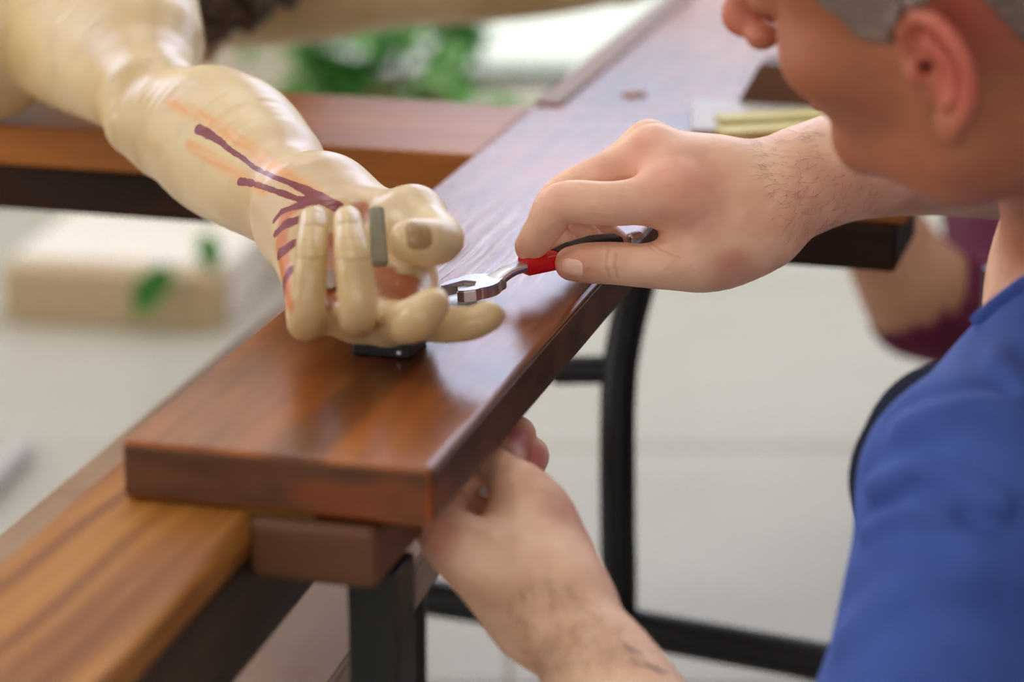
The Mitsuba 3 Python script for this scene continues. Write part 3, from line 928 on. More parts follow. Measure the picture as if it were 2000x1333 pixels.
def sculpt_head(b, C, hf, hu, hl, s=1.0):
    """Head, face, ears; the origin lies between the ear canals; forward, up, left in centimetres."""
    hp = lambda f, u, l: C + (f * hf + u * hu + l * hl) * 0.01 * s
    A = np.array([hf, hu, hl]); e = lambda c, r, k=0.012: b.add(ell(hp(*c), A, np.array(r) * 0.01 * s), k)
    cn = lambda p, q, ra, rb, k=0.012: b.add(cone(hp(*p), hp(*q), ra * 0.01 * s, rb * 0.01 * s), k)
    e((-0.8, 5.0, 0), (9.4, 8.2, 7.5)); e((5.2, 4.6, 0), (4.4, 5.2, 6.0), 0.02); e((3.9, -1.6, 0), (5.4, 6.8, 6.0), 0.02)
    for m in (1, -1):
        cn((0.6, -5.8, m * 4.7), (6.3, -7.9, m * 1.6), 1.6, 1.5, 0.018)
        cn((0.8, -0.5, m * 6.0), (0.6, -5.4, m * 5.0), 1.0, 1.3, 0.02)
        e((6.0, -1.4, m * 4.4), (2.0, 1.8, 1.9), 0.015)
        cn((8.7, 3.1, m * 3.6), (9.3, 2.7, m * 1.2), 0.9, 0.8, 0.012)
        e((8.2, 1.5, m * 3.1), (1.2, 1.0, 1.4), 0.004)
        e((10.2, -2.0, m * 1.15), (0.8, 0.65, 0.7), 0.005)
    e((6.8, -8.0, 0), (1.5, 1.4, 2.0), 0.012)
    e((3.2, -7.0, 0), (3.4, 2.6, 4.0), 0.02)
    for m in (1, -1):
        e((0.9, -7.8, m * 3.3), (2.8, 2.2, 2.6), 0.02)
    cn((9.3, 2.4, 0), (11.4, -1.4, 0), 0.75, 0.9, 0.009)
    e((11.3, -1.5, 0), (0.85, 0.8, 0.95), 0.006)
    e((8.3, -4.7, 0), (0.95, 0.5, 2.2), 0.005); e((8.1, -5.6, 0), (0.95, 0.6, 2.0), 0.004)
    hp0 = hp
    hp = lambda f, u, l: hp0(f * 0.84 + 0.5, u - 0.75, l)      # the ears
    for m in (1, -1):
        ax2 = unit(-math.cos(0.5) * hf + m * math.sin(0.5) * hl); nr = unit(np.cross(ax2, hu))
        E3 = np.array([hu, ax2, nr])
        b.add(ell(hp(-1.0, 0.2, m * 7.5), E3, np.array([2.9, 1.5, 0.4]) * 0.01 * s), 0.006)
        rim = curve([hp(0.7, 1.2, m * 7.1), hp(0.5, 2.3, m * 7.5), hp(-0.6, 3.2, m * 8.0), hp(-2.0, 2.9, m * 8.6), hp(-2.9, 1.4, m * 9.0), hp(-2.7, -0.4, m * 8.8), hp(-1.8, -1.9, m * 8.3), hp(-0.8, -2.9, m * 7.8)], 3)
        b.limb([(q, 0.0036 * s) for q in rim], k=0.003, K=0.004)
        anti = curve([hp(-0.9, 2.0, m * 8.1), hp(-1.9, 1.0, m * 8.5), hp(-1.8, -0.4, m * 8.3), hp(-0.9, -1.4, m * 7.9)], 3)
        b.limb([(q, 0.003 * s) for q in anti], k=0.003, K=0.003)
        b.add(ell(hp(-0.6, -2.7, m * 7.7), E3, np.array([0.9, 0.75, 0.5]) * 0.01 * s), 0.004)
        e((0.6, -0.1, m * 7.2), (0.5, 0.6, 0.5), 0.004)
        b.cut(ell(hp(-0.7, 0.25, m * 8.3), E3, np.array([1.25, 0.75, 0.9]) * 0.01 * s), 0.003)
        b.cut(cone(hp(-0.3, 0.2, m * 8.3), hp(0.2, 0.1, m * 6.2), 0.0035 * s, 0.003 * s), 0.003)
        b.cut(ell(hp0(10.9, -2.4, m * 0.55), A, np.array([0.45, 0.5, 0.32]) * 0.01 * s), 0.002)
    return hp0


HC = P(1899, -66, 1.29)
man = Blob()
hp = sculpt_head(man, HC, HF, HU, HL)
NB = P(2240, 560, 1.46)                                                    # base of the neck
man.limb([(hp(-3.4, -2.2, 0), 0.05), (NB, 0.058)], k=0.02, K=0.03)
SL, SR = P(1905, 965, 1.33), np.array([0.43, 1.52, 0.63])                  # shoulders
HIP = np.array([0.72, 1.38, 0.44])
man.limb([(NB, 0.06), (SL + (NB - SL) * 0.12, 0.045)], k=0.03, K=0.04)
man.limb([(NB, 0.06), (SR, 0.045)], k=0.03, K=0.04)
man.add(cone(NB + [0.05, 0.0, -0.03], HIP, 0.105, 0.11), 0.05)
EL, ER = P(1545, 1900, 1.24), P(2290, 330, 1.79)
man.limb([(SL, 0.044), J(1830, 1440, 1.28, 185), (EL, 0.036)], k=0.03, K=0.03)
man.limb([(SR, 0.045), ((SR + ER) / 2, 0.043), (ER, 0.037)], k=0.03, K=0.03)
# right forearm, wrist, hand (holding the wrench)
man.limb([(ER, 0.038), J(2000, 300, 1.70, 132), J(1800, 297, 1.645, 124), J(1640, 328, 1.605, 108), J(1530, 370, 1.58, 108), J(1455, 402, 1.572, 98)], k=0.03, K=0.02)
wrR = J(1470, 395, 1.575, 86)
mc = {'i': J(1312, 385, 1.535, 50), 'm': J(1275, 297, 1.56, 45), 'r': J(1268, 281, 1.585, 40), 'l': J(1300, 300, 1.607, 36)}
for k_, w_ in (('i', J(1440, 430, 1.56, 82)), ('m', wrR), ('r', wrR), ('l', J(1470, 378, 1.59, 70))):
    man.limb([w_, mc[k_]], K=0.016)
man.limb([J(1345, 405, 1.54, 50), J(1365, 495, 1.548, 46)], K=0.016)
man.limb([J(1395, 345, 1.56, 60), J(1310, 330, 1.55, 50)], K=0.02)
kf = 0.005
man.limb([mc['i'], J(1200, 398, 1.527, 44), J(1098, 398, 1.53, 43), J(1062, 445, 1.535, 37), J(1036, 482, 1.54, 31)], k=kf, K=0.012, digit=True)
man.limb([mc['m'], J(1180, 340, 1.558, 40), J(1094, 384, 1.562, 38), J(1070, 440, 1.567, 35), J(1098, 478, 1.567, 31)], k=kf, K=0.010, digit=True)
man.limb([mc['r'], J(1190, 330, 1.585, 36), J(1132, 384, 1.592, 35), J(1128, 446, 1.592, 33), J(1160, 482, 1.588, 30)], k=kf, K=0.010, digit=True)
man.limb([mc['l'], J(1220, 345, 1.61, 32), J(1178, 392, 1.615, 32), J(1172, 446, 1.612, 30), J(1204, 478, 1.606, 28)], k=kf, K=0.010, digit=True)
man.limb([J(1470, 440, 1.565, 92), J(1410, 490, 1.553, 74), J(1330, 520, 1.54, 48), J(1262, 520, 1.536, 43), J(1205, 515, 1.536, 42), J(1150, 514, 1.538, 40), J(1117, 515, 1.542, 34)], k=0.012, K=0.016, digit=True)
# left forearm, wrist, hand (under the crossbeam)
man.limb([(EL, 0.037), J(1350, 1610, 1.29, 160), J(1192, 1345, 1.335, 124), J(1124, 1240, 1.36, 100), J(1062, 1160, 1.372, 96)], k=0.03, K=0.02)
wl = J(1070, 1180, 1.37, 82)
ml = {'i': J(1008, 950, 1.392, 42), 'm': J(1046, 986, 1.41, 42), 'r': J(1072, 1024, 1.425, 40), 'l': J(1086, 1068, 1.44, 38)}
for k_ in ml:
    man.limb([wl, ml[k_]], K=0.02)
man.limb([J(1000, 1080, 1.39, 90), J(1040, 1010, 1.395, 60)], K=0.02)
man.limb([J(985, 1040, 1.425, 50), J(930, 1010, 1.43, 40)], K=0.008)
man.limb([J(1112, 1120, 1.385, 26), J(1118, 1085, 1.40, 26)], K=0.012)
man.limb([J(1150, 1180, 1.385, 20), J(1140, 1160, 1.385, 20)], K=0.012)      # wrist bone
man.limb([ml['i'], J(955, 908, 1.412, 38), J(908, 936, 1.428, 34), J(898, 962, 1.434, 29)], k=kf, K=0.006, digit=True)
man.limb([ml['m'], J(985, 920, 1.445, 42), J(998, 872, 1.47, 42), J(1008, 852, 1.475, 40)], k=kf, K=0.008, digit=True)
man.limb([ml['r'], J(1014, 955, 1.462, 42), J(1024, 905, 1.475, 43), J(1032, 892, 1.477, 41)], k=kf, K=0.008, digit=True)
man.limb([ml['l'], J(1035, 1000, 1.48, 34), J(1030, 950, 1.50, 31), J(1034, 925, 1.50, 28)], k=kf, K=0.008, digit=True)
man.limb([J(1010, 1150, 1.375, 84), J(935, 1095, 1.368, 76), J(868, 1038, 1.368, 56), J(866, 1000, 1.388, 38), J(884, 982, 1.402, 30)], k=0.010, K=0.010, digit=True)
lo, hi = man.bounds()
man_mesh = surface(man, lo, hi, 0.0021)
W4 = lambda px, py: shoot(man, px, py, 1.0, 2.2)


def patches(rows, W):
    return [(W(x, y), r * 1.45 / FOC, col(*c), k) for x, y, r, c, k in rows]


def patch_mix(c, p, rows):
    for q, r, cc, k in rows:
        e = p - mi.Point3f(*map(float, q))
        c = mix(c, cc, k * smoothstep(1.0, 0.25, dr.norm(e) / r))
    return c


RED = (196, 104, 88)
skin_patches = patches([(1345, 350, 170, RED, 0.32), (1320, 340, 70, RED, 0.2), (1260, 262, 60, RED, 0.3), (1085, 385, 70, RED, 0.22), (1240, 300, 60, RED, 0.3), (1120, 515, 60, (205, 125, 100), 0.35), (1020, 495, 40, (190, 110, 80), 0.4),
                        (1430, 540, 90, (180, 110, 96), 0.4), (1015, 850, 50, (186, 92, 88), 0.8), (1045, 895, 50, (186, 92, 88), 0.8), (850, 1060, 70, (178, 96, 84), 0.5), (1090, 985, 70, (190, 130, 116), 0.5)], W4)
ear_c = hp(-1.6, 0.4, 8.6)
skin_patches += [(ear_c, 0.045, col(206, 104, 92), 0.8), (hp(11.2, -2, 0), 0.03, col(206, 112, 96), 0.6)]  # ear: back light shining through it put into the red
crease_shade = [[(1188, 487, 2.4), (1183, 515, 2.8), (1190, 541, 2.4)], [(1203, 494, 2.2), (1200, 518, 2.6), (1207, 543, 2.2)], [(1262, 470, 2), (1290, 488, 2.2), (1330, 505, 1.4)],
           [(1232, 442, 1.4), (1250, 466, 1.8), (1276, 490, 1.8)], [(1052, 952, 1.8), (1060, 962, 1.8)], [(1064, 955, 1.8), (1074, 968, 1.8)], [(1080, 962, 1.6), (1086, 974, 1.6)]]  # skin folds drawn only in colour, as painted groove shade
tattoo = [[(1222, 1262, 3), (1240, 1274, 5), (1252, 1276, 3)], [(1262, 1300, 4), (1285, 1310, 6), (1300, 1316, 4)], [(1236, 1288, 2), (1248, 1296, 2)]]


def strokes_on(rows, W):
    out = []
    for s in rows:
        s = [tuple(np.array(a) * (1 - k / 3) + np.array(b) * k / 3) for a, b in zip(s[:-1], s[1:]) for k in range(3)] + [s[-1]]
        q = [(W(x, y), r * 1.5 / FOC) for x, y, r in s]
        out += [(a[0], b[0], a[1], b[1]) for a, b in zip(q[:-1], q[1:])]
    return out


crease_shade_s, tattoo_s = strokes_on(crease_shade, W4), strokes_on(tattoo, W4)
upper_arm_tattoo = [(P(1850, 395, 1.60), 0.02), (P(1800, 400, 1.6), 0.016)]


def skin_color(p, n, uv):
    g = fbm(p.x * 70, p.y * 70, p.z * 70, 3)
    c = mix(col(220, 172, 144), col(233, 188, 160), smoothstep(0.3, 0.7, g))
    c = mix(c, col(188, 118, 98), 0.35 * smoothstep(0.5, 0.75, fbm(p.x * 30 + 5, p.y * 30, p.z * 30, 2)))
    q = p - mi.Point3f(*map(float, HC))
    hf = q.x * float(HF[0]) + q.y * float(HF[1]) + q.z * float(HF[2])
    d = dr.norm(q)
    face = smoothstep(0.20, 0.15, d)
    tan = mix(col(162, 96, 68), col(176, 111, 83), g)  # shade on the face put into a browner skin colour
    c = mix(c, tan, face)
    c = patch_mix(c, p, skin_patches)
    c = mix(c, col(150, 92, 74), 0.24 * smoothstep(2.2, 0.2, stroke_field(p, crease_shade_s) + (fbm(p.x * 500, p.y * 500, p.z * 500, 2) - 0.5) * 1.2))
    return mix(c, col(52, 50, 54), 0.8 * smoothstep(1.3, 0.8, stroke_field(p, tattoo_s) + (fbm(p.x * 400, p.y * 400, p.z * 400, 2) - 0.5)))


principled('skin', proc(skin_color), 0.46, 0.42, bump=proc(lambda p, n, uv: fbm(p.x * 420, p.y * 420, p.z * 420, 2) + 0.6 * fbm(p.x * 160, p.y * 160, p.z * 160, 2), 3e-4), scale=0.00022)
person = 'person'
obj('body', man_mesh, 'skin', person, smooth=True)
principled('finger_nail_skin', rgb(236, 192, 172), 0.28, 0.5)
obj('finger_nail', nail_plate(man, W4(1117, 524), P(1090, 526, 1.54) - P(1140, 524, 1.54), 0.0095, 0.0125), 'finger_nail_skin', person, smooth=True)
# fine dark hair on both forearms
def arm_hair(region, n, along_px, length, W, seed):
    r_ = np.random.default_rng(seed); vs, fs = [], []
    poly = Polygon(region); x0, y0, x1, y1 = poly.bounds
    from shapely.geometry import Point
    pix = [q for q in r_.uniform((x0, y0), (x1, y1), (n, 2)) if poly.contains(Point(*q))]
    root = shoot_many(man, pix, 1.0, 2.2); norm = man.grad(root)
    for (x, y), c, nn in zip(pix, root, norm):
        nn = unit(nn)
        a = P(x + along_px[0], y + along_px[1], 1.55) - P(x, y, 1.55)
        a = unit(unit(a) + r_.normal(0, 0.35, 3)); a = unit(a - nn * (a @ nn)); sd = np.cross(nn, a)
        L = length * r_.uniform(0.6, 1.2); rad = 0.00006
        pts = [c - nn * 0.0004, c + a * L * 0.5 + nn * 0.0014, c + a * L + nn * 0.0008]
        b = len(vs)
        for i, q in enumerate(pts):
            w = rad * (1, 0.8, 0.25)[i]
            vs += [q + sd * w, q - sd * w, q + nn * w * 1.6]
        for i in range(2):
            for j in range(3):
                m = (j + 1) % 3
                fs += [[b + 3 * i + j, b + 3 * i + m, b + 3 * i + 3 + m], [b + 3 * i + j, b + 3 * i + 3 + m, b + 3 * i + 3 + j]]
    return np.array(vs), np.array(fs)


principled('arm_hair_dark', rgb(92, 62, 46), 0.5, 0.3)
for reg, n_, al_, sd_ in (([(1470, 290), (1590, 235), (1680, 320), (1760, 400), (1640, 435), (1530, 470)], 420, (-30, 12), 11), ([(990, 1190), (1060, 1120), (1170, 1180), (1290, 1320), (1050, 1330)], 620, (-6, -30), 12)):
    k = obj('arm_hair', arm_hair(reg, n_, al_, 0.008, W4, sd_), 'arm_hair_dark', person)
    tag(k, 'fine dark arm hair', kind='stuff')
# short grey hair: a shell over the skull above the hairline
hair = Blob()
A3 = np.array([HF, HU, HL])
hair.add(ell(hp(-0.8, 5.0, 0), A3, np.array([9.75, 8.55, 7.85]) * 0.01), 0.01)
hair.add(ell(hp(5.0, 4.9, 0), A3, np.array([4.5, 5.4, 6.35]) * 0.01), 0.02)


def hair_field(p):
    d = man(p) - 0.0032
    q = (p - HC) @ A3.T * 100
    f, u, l = q[:, 0], q[:, 1], np.abs(q[:, 2])
    line = np.interp(f, [-9, -5.5, -3.6, -2.6, -1.0, 0.6, 1.3, 2.0, 3.5, 4.1, 5.2, 6.5, 8.5], [-5.0, -4.0, -0.5, 2.9, 3.1, 2.8, 1.6, 0.5, 0.5, 1.6, 3.2, 5.0, 8.5])
    g = (line - u) * 0.006 + 0.0015 * (meshkit.noise(p * 220) - 0.5)
    bump = 0.0014 * (meshkit.noise(p * np.array([500, 500, 500]), 3) - 0.5)
    return np.maximum(np.maximum(d + bump, g), (l - 8.3) * 0.006)


h_lo, h_hi = hair.bounds()
hair_mesh = surface(hair_field, h_lo, h_hi, 0.0026, 1)
principled('grey_hair', proc(lambda p, n, uv: mix(col(84, 68, 60), col(160, 138, 126), fbm(p.x * 500, p.y * 500, p.z * 260, 3))), 0.7, 0.3)
obj('hair', hair_mesh, 'grey_hair', person, smooth=True)

# blue shirt
sh = Blob()
sh.limb([J(2170, 640, 1.42, 205), J(1905, 955, 1.325, 214)], k=0.03, K=0.03)
sh.limb([J(1905, 955, 1.325, 214), J(1855, 1230, 1.30, 218), J(1790, 1440, 1.28, 220)], k=0.03, K=0.015)
sh.limb([(NB + [0.03, 0.02, -0.045], 0.07), (SR, 0.056), (SR * 0.45 + ER * 0.55, 0.056)], k=0.03, K=0.04)
sh.add(cone(NB + [0.06, 0.0, -0.05], HIP + [0, 0, 0.02], 0.125, 0.14), 0.06)
sh.add(cone(P(2080, 1050, 1.40), P(2300, 1400, 1.45), 0.07, 0.10), 0.05)
fold_lines = [((1700, 950), (1790, 915), (1960, 985), 0.0042, 26), ((1690, 1035), (1770, 985), (1850, 1000), 0.003, 22), ((1760, 830), (1850, 800), (1990, 790), 0.003, 30), ((1880, 620), (1950, 700), (2010, 760), 0.003, 24),
              ((1650, 1240), (1760, 1150), (1900, 1110), 0.0025, 40), ((1800, 1000), (1900, 1050), (2000, 1120), 0.003, 40)]


def shirt_field(p):
    d = sh(p)
    if len(p) > 40 and np.abs(d).min() < 0.03:
        a = (p - [0, 0, CAM_Z])
        for q0, q1, q2, amp, w in fold_pts:
            t = []
            for x, y in ((q0, q1), (q1, q2)):
                ba = y - x; s = np.clip((p - x) @ ba / (ba @ ba), 0, 1)
                t.append(np.linalg.norm(p - x - s[:, None] * ba, axis=1))
            m = np.minimum(*t)
            d = d - amp * (np.exp(-(m / w) ** 2) - 0.7 * np.exp(-((m - 1.9 * w) / w) ** 2))
        d = d - 0.003 * (meshkit.fbm(p * 14, 2) - 0.5)
    return d


fold_pts = [tuple(shoot(sh, *q, 1.0, 2.5) for q in (a, b, c)) + (amp, w * 1.3 / FOC) for a, b, c, amp, w in fold_lines]
s_lo, s_hi = sh.bounds()
shirt_mesh = surface(shirt_field, s_lo, s_hi, 0.0045, 1)
principled('blue_cotton', proc(lambda p, n, uv: mix(col(54, 76, 144), col(72, 96, 168), fbm(p.x * 40, p.y * 40, p.z * 40, 3))), 0.85, 0.2, sheen=0.5, bump=proc(lambda p, n, uv: noise(p.x * 1500, p.y * 1500, p.z * 1500), 3e-4), scale=0.0001)
obj('shirt', shirt_mesh, 'blue_cotton', person, smooth=True)
# ribbed collar along the neck opening
cpts = [shoot(sh, x, y, 1.0, 2.5) for x, y in ((1908, 632), (1930, 612), (1960, 588), (1990, 566), (2030, 540))]
obj('collar', tube(curve(cpts, 5), 0.0045, 10), 'blue_cotton', person + '__shirt', smooth=True)

# trousers and shoes of the man
tr_b = Blob()
KR = P(1872, 892, 1.75); HR = HIP + [0, 0.12, -0.02]; HLp = HIP + [0, -0.12, -0.02]
KL = np.array([0.40, 0.92, 0.42])
tr_b.limb([(HIP, 0.15), (HIP + [-0.03, 0, 0], 0.14)], k=0.03)
AR, AL = np.array([KR[0] + 0.14, KR[1] + 0.0, 0.09]), np.array([0.52, 0.95, 0.09])
for h_, k_, a_ in ((HR, KR, AR), (HLp, KL, AL)):
    tr_b.limb([(h_, 0.10), ((h_ + k_) / 2, 0.078), (k_, 0.059), ((k_ * 0.6 + a_ * 0.4), 0.058), (a_, 0.05)], k=0.03, K=0.04)
t_lo, t_hi = tr_b.bounds()
principled('navy_denim', proc(lambda p, n, uv: mix(col(30, 34, 52), col(46, 52, 76), fbm(p.x * 60, p.y * 60, p.z * 60, 3))), 0.85, 0.2)
obj('trousers', surface(lambda p: tr_b(p) - 0.004 * (meshkit.fbm(p * 16, 2) - 0.5), t_lo, t_hi, 0.007, 1), 'navy_denim', person, smooth=True)
principled('black_leather', rgb(28, 26, 26), 0.4, 0.5)
for a_ in (AR, AL):
    s_b = Blob(); g_ = np.array([a_[0], a_[1], 0.0])
    s_b.limb([(g_ + [0.03, 0, 0.045], 0.044), (g_ + [-0.10, 0, 0.04], 0.04), (g_ + [-0.17, 0, 0.033], 0.032)], k=0.02)
    s_b.limb([(a_, 0.044), (g_ + [0.0, 0, 0.05], 0.044)], K=0.02)
    q_lo, q_hi = s_b.bounds()
    obj('shoe', surface(lambda p: np.maximum(s_b(p), -(p[:, 2] - 0.001)), q_lo, q_hi, 0.006, 1), 'black_leather', person, smooth=True)
# a low stool carries him
stool = 'low_stool'
obj('seat', frame(rbox((0.34, 0.36, 0.03), 0.008), HIP + [0.0, 0, -0.155], *np.eye(3)), 'sill_wood', stool, smooth=40)
for sx in (-1, 1):
    for sy in (-1, 1):
        q = HIP + [sx * 0.13, sy * 0.14, 0]
        obj('leg', bx((q[0] - 0.014, q[1] - 0.014, 0), (q[0] + 0.014, q[1] + 0.014, HIP[2] - 0.171)), 'sill_wood', stool)
tag(stool, 'low wooden stool under the crouching man in the blue shirt', 'stool')
tag(person, 'crouching man in a blue shirt with short grey hair, turning a wrench on the cross', 'person')
labels[person + '__hair'] = {'label': 'short grey hair'}
labels[person + '__shirt'] = {'label': 'blue cotton shirt'}
labels[person + '__trousers'] = {'label': 'dark navy trousers'}

# ------------------------------------------------------------------ the wrench and what lies on the cross
wrench = 'wrench'
jc = Pz(922, 563, H + 0.0085)
we = P(1243, 462, 1.575)
wa = unit((we - jc) * [1, 1, 0]); wb = np.cross(Zu, wa)
ang6 = np.arange(48) / 48 * 2 * np.pi
head2 = Polygon([(0.003 + 0.0128 * math.cos(t) * 1.05, 0.0124 * math.sin(t)) for t in ang6]).union(Polygon([(0.008, -0.0105), (0.0185, -0.0052), (0.0185, 0.0052), (0.008, 0.0105)]))
head2 = head2.union(Polygon([(-0.0158, 0.0056), (-0.0155, 0.0070), (-0.013, 0.0092), (-0.006, 0.0119), (-0.002, 0.0120), (-0.002, 0.0050)])).union(Polygon([(-0.0140, -0.0056), (-0.0136, -0.0070), (-0.011, -0.0094), (-0.005, -0.0119), (-0.002, -0.0120), (-0.002, -0.0050)]))
slot = Polygon([(-0.03, -0.0054), (-0.0015, -0.0054), (0.0022, 0.0), (-0.0015, 0.0054), (-0.03, 0.0054)])
head2 = head2.buffer(-0.0012).buffer(0.0022).buffer(-0.001).difference(slot).buffer(-0.0006).buffer(0.0006)


def bevel_plate(poly, t, c):
    """A plate with chamfered rims."""
    import manifold3d as m3
    parts = []
    for z0, z1_, o in ((0, c, -c * 0.5), (c, t - c, 0), (t - c, t, -c * 0.5)):
        parts.append((poly.buffer(o), z0, z1_))
    out = None
    for pl, z0, z1_ in parts:
        m = trimesh.creation.extrude_polygon(pl, z1_ - z0 + 1e-5, engine='earcut'); m.apply_translation([0, 0, z0])
        mm = m3.Manifold(m3.Mesh(np.array(m.vertices, np.float32), np.array(m.faces, np.uint32)))
        out = mm if out is None else out + mm
    q = out.to_mesh()
    return trimesh.Trimesh(q.vert_properties[:, :3], q.tri_verts)


hd = bevel_plate(head2, 0.0064, 0.0009); hd.apply_translation([0, 0, -0.0032])
tilt = math.radians(4)
ha, hn = wa * math.cos(tilt) + Zu * math.sin(tilt), Zu * math.cos(tilt) - wa * math.sin(tilt)
obj('jaw', frame(hd, jc, ha, wb, hn), 'chrome', wrench, smooth=35)
LW = np.linalg.norm(we - jc)
def wpt(x, dz=0.0):
    return jc + (we - jc) * (x / LW) + Zu * dz
ws = unit(we - jc); wn = np.cross(ws, wb)
# shaft: swept rounded section with a soft neck
def sweep(sections, mat_key, name, smooth=40):
    vs = []; n = 20
    for x, wy, wz, dz in sections:
        t = np.arange(n) / n * 2 * np.pi
        cs, sn = np.cos(t), np.sin(t)
        yy = np.sign(cs) * np.abs(cs) ** 0.55 * wy; zz = np.sign(sn) * np.abs(sn) ** 0.55 * wz
        vs.append(wpt(x, dz) + yy[:, None] * wb + zz[:, None] * wn)
    v = np.vstack(vs + [vs[0].mean(0)[None], vs[-1].mean(0)[None]]); f = []
    for i in range(len(sections) - 1):
        for j in range(n):
            k = (j + 1) % n
            f += [[i * n + j, i * n + k, (i + 1) * n + k], [i * n + j, (i + 1) * n + k, (i + 1) * n + j]]
    L0 = len(sections)
    for j in range(n):
        k = (j + 1) % n
        f += [[L0 * n, k, j], [L0 * n + 1, (L0 - 1) * n + j, (L0 - 1) * n + k]]
    m = trimesh.Trimesh(v, np.array(f), process=False); m.fix_normals()
    return obj(name, m, mat_key, wrench, smooth=smooth)


sweep([(0.0105, 0.0088, 0.0027, -0.0002), (0.0145, 0.0068, 0.0027, 0.0003), (0.018, 0.0054, 0.0027, 0.0012), (0.0215, 0.0048, 0.0026, 0.0023), (0.026, 0.0046, 0.0024, 0.003), (0.040, 0.0044, 0.0024, 0.003)], 'chrome', 'shaft')
sweep([(0.0325, 0.0046, 0.003, 0.003), (0.0335, 0.0064, 0.0048, 0.003), (0.045, 0.0064, 0.0048, 0.002), (0.0545, 0.0062, 0.0046, 0.001)], 'red_plastic', 'grip')
sweep([(0.0545, 0.0062, 0.0052, 0.001), (0.064, 0.0072, 0.0064, 0.001), (0.08, 0.0072, 0.0062, 0.001), (0.094, 0.0062, 0.0046, 0.0)], 'black_rubber', 'dark_gap_grip')  # black part thickened to stand in for the shade inside the hand
ring = rbox((0.009, 0.0056, 0.005), 0.0016)
obj('end', frame(ring, wpt(LW - 0.001), ws, wb, wn), 'chrome', wrench, smooth=35)
tag(wrench, 'small chrome open end wrench with a red grip held by the man', 'wrench')
nut = 'nut'
nc = (jc - wa * 0.003) * [1, 1, 0] + Zu * H
hx = trimesh.creation.cylinder(0.0058, 0.0075, sections=6)
obj('hex', frame(hx, (nc[0], nc[1], H + 0.0053), wa, wb, Zu), 'zinc', nut)
obj('washer', frame(trimesh.creation.annulus(0.0034, 0.0128, 0.0014, sections=40), (nc[0], nc[1], H + 0.0007), wa, wb, Zu), 'zinc', nut, smooth=40)
tag(nut, 'shiny nut with washer in the jaw of the wrench', 'nut')

zt = H + 0.0042
c0, c1 = Pz(1353, 262, H), Pz(1350, 204, H)
d0 = unit((Pz(1560, 268, H) - c0) * [1, 1, 0]); d1 = unit((c1 - c0) * [1, 1, 0]); L_ = np.linalg.norm(c1 - c0)
k = obj('grey_card', quad_beam(c0, c0 + d0 * 0.085, c1, c1 + d0 * 0.085, zt - 0.0002, 0.004, 0.0008), 'grey_card', smooth=40)
tag(k, 'flat grey card lying on the cross under the two yellow sticks', 'card')
for i, (y, ln, lab) in enumerate(((247, 0.085, 'pale yellow wooden stick on the grey card, the one further from the hand'), (272, 0.07, 'pale yellow wooden stick on the grey card, just above the wrist of the man'))):
    a = Pz(1413, y, zt); b = a + unit((Pz(1590, y - 9, zt) - a) * [1, 1, 0]) * ln
    w_ = unit(np.cross(Zu, b - a)) * 0.017
    k = obj('yellow_stick', quad_beam(a, b, a + w_, b + w_, zt + 0.0046, 0.0044, 0.0008), 'yellow_wood', smooth=40)
    tag(k, lab, 'wooden stick', 'yellow sticks on the cross')
q = Pz(1540, 216, H + 0.001)
wd = trimesh.creation.extrude_polygon(Polygon([(-0.028, 0), (0.03, 0), (0.03, 0.03), (-0.012, 0.03)]).buffer(-0.002).buffer(0.002), 0.03, engine='earcut')
k = obj('wooden_wedge', frame(wd, q + [0, 0.035, 0.0], V, Zu, -np.cross(Zu, V) * 1.0), 'brown_block', smooth=30)
tag(k, 'brown wooden wedge on the cross behind the yellow sticks', 'wedge')
q = Pz(1238, 187, H)
k = obj('wood_chip', frame(rbox((0.015, 0.01, 0.0016), 0.0005), q + Zu * 0.0009, *np.array([wa, wb, Zu])), 'honey_pine', smooth=40)
tag(k, 'small wood chip lying on the shiny cross above the hand', 'wood chip')

# ------------------------------------------------------------------ second person, in purple, beyond the man
p2 = Blob()
E2, W2 = J(1795, 578, 2.36, 96), J(1655, 330, 2.36, 66)
SH2 = P(2040, 330, 2.5)
p2.limb([(SH2, 0.05), J(1960, 590, 2.42, 100), E2], k=0.03)
p2.limb([E2, J(1735, 480, 2.36, 92), W2], k=0.03, K=0.02)
p2.limb([W2, J(1632, 285, 2.36, 66), J(1610, 235, 2.35, 60)], k=0.02, K=0.02)
for i in range(4):
    p2.limb([J(1585 + 20 * i, 245 - 3 * i, 2.35 + 0.012 * i, 22), J(1570 + 20 * i, 190, 2.35 + 0.012 * i, 20), J(1562 + 20 * i, 160 + 4 * i, 2.34 + 0.012 * i, 18)], k=0.004, K=0.008, digit=True)
p2.limb([J(1650, 270, 2.34, 28), J(1675, 225, 2.33, 24), J(1680, 195, 2.33, 20)], k=0.004, K=0.01, digit=True)
N2 = P(2080, 190, 2.55); H2 = P(2070, -40, 2.52)
p2.limb([(N2, 0.055), (H2, 0.055)], K=0.03)
hf2 = unit([-0.85, -0.2, -0.35]); hu2 = unit(np.array([0, 0, 1.0]) - hf2 * hf2[2]); hl2 = np.cross(hu2, hf2)
hp2 = sculpt_head(p2, H2 + hu2 * 0.06, hf2, hu2, hl2)
HIP2 = np.array([P(2120, 700, 2.6)[0], P(2120, 700, 2.6)[1], 0.22])
p2.add(cone(N2 + [0, 0, -0.04], HIP2, 0.09, 0.11), 0.05)
lo2, hi2 = p2.bounds()
principled('skin_plain', proc(lambda p, n, uv: mix(col(186, 132, 104), col(200, 150, 122), fbm(p.x * 50, p.y * 50, p.z * 50, 3))), 0.5, 0.4)
per2 = numbered('person')
obj('body', surface(p2, lo2, hi2, 0.0045, 1), 'skin_plain', per2, smooth=True)
s2 = Blob()
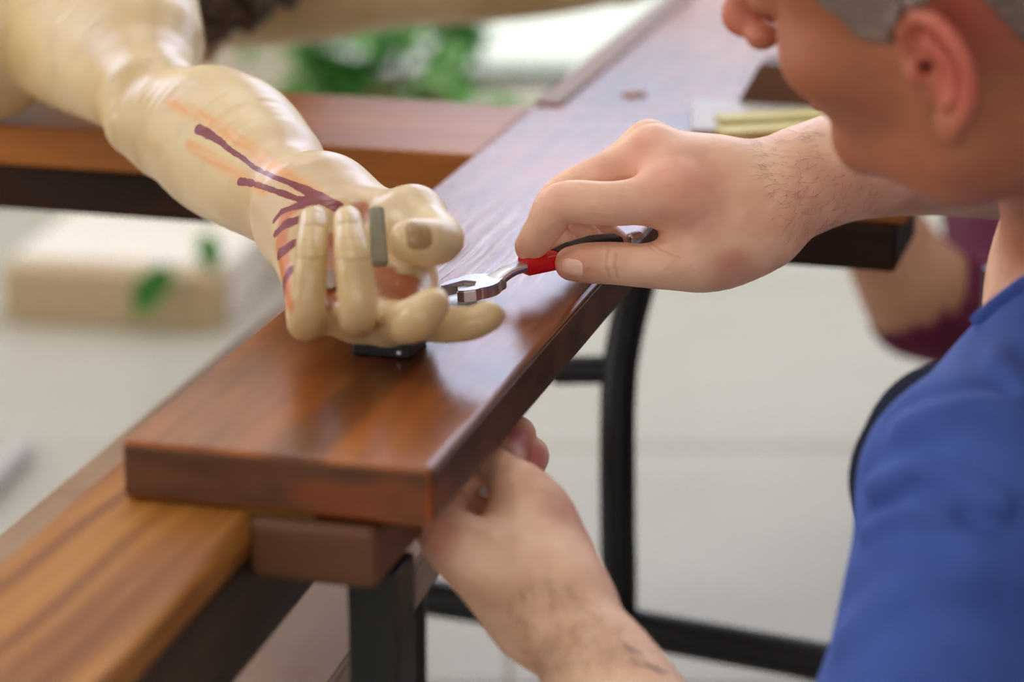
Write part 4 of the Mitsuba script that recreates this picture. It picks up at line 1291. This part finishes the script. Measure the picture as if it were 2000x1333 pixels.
s2.limb([J(1805, 582, 2.365, 122), J(1960, 600, 2.42, 122), (SH2, 0.065)], k=0.03)
s2.limb([(N2 + [0.0, 0.0, -0.05], 0.085), (SH2, 0.06)], K=0.04)
s2.add(cone(N2 + [0.0, 0.0, -0.06], HIP2, 0.105, 0.125), 0.05)
s2.limb([(N2 + [0.0, 0.0, -0.06], 0.09), (N2 + [0.1, 0.24, -0.08], 0.06), (N2 + [0.12, 0.26, -0.3], 0.055)], K=0.04)
f2 = unit(E2[0] - P(1735, 480, 2.36))
s2.cut(cone(E2[0] - f2 * 0.008, E2[0] - f2 * 0.12, 0.047, 0.06), 0.004)
a2, b2 = s2.bounds()
principled('purple_cotton', proc(lambda p, n, uv: mix(col(92, 34, 62), col(124, 54, 84), fbm(p.x * 40, p.y * 40, p.z * 40, 3))), 0.85, 0.2, sheen=0.4)
obj('top', surface(lambda p: s2(p) - 0.005 * (meshkit.fbm(p * 22, 2) - 0.5), a2, b2, 0.006, 1), 'purple_cotton', per2, smooth=True)
t2 = Blob()
t2.limb([(HIP2, 0.13), (HIP2 + [0.02, 0.05, -0.08], 0.13)], k=0.03)
for m in (-1, 1):
    t2.limb([(HIP2 + [0, 0.09 * m, -0.06], 0.10), (HIP2 + [0.3, 0.16 * m, 0.1], 0.07), (HIP2 + [0.42, 0.16 * m, -0.17], 0.05)], k=0.03, K=0.04)
a2, b2 = t2.bounds()
obj('trousers', surface(lambda p: np.maximum(t2(p), -(p[:, 2] - 0.002)), a2, b2, 0.008, 1), 'navy_denim', per2, smooth=True)
h2b = Blob(); A2_ = np.array([hf2, hu2, hl2]); c2 = H2 + hu2 * 0.06
h2b.add(ell(c2 + hu2 * 0.055 - hf2 * 0.012, A2_, (0.1, 0.088, 0.083)), 0.01)
a2, b2 = h2b.bounds()
def hair2(p):
    q = (p - c2) @ A2_.T
    return np.maximum(h2b(p) + 0.003 * (meshkit.noise(p * 150) - 0.5), (0.03 + np.maximum(q[:, 0] - 0.03, 0) * 0.9 - np.maximum(-q[:, 0] - 0.02, 0) * 1.2 - q[:, 1]) * 0.6)
principled('dark_hair', rgb(40, 30, 26), 0.5, 0.4)
obj('hair', surface(hair2, a2, b2, 0.005, 1), 'dark_hair', per2, smooth=True)
tag(per2, 'person in a purple top with a bare forearm, behind the man in blue', 'person')
labels[per2 + '__top'] = {'label': 'purple top with a short sleeve'}
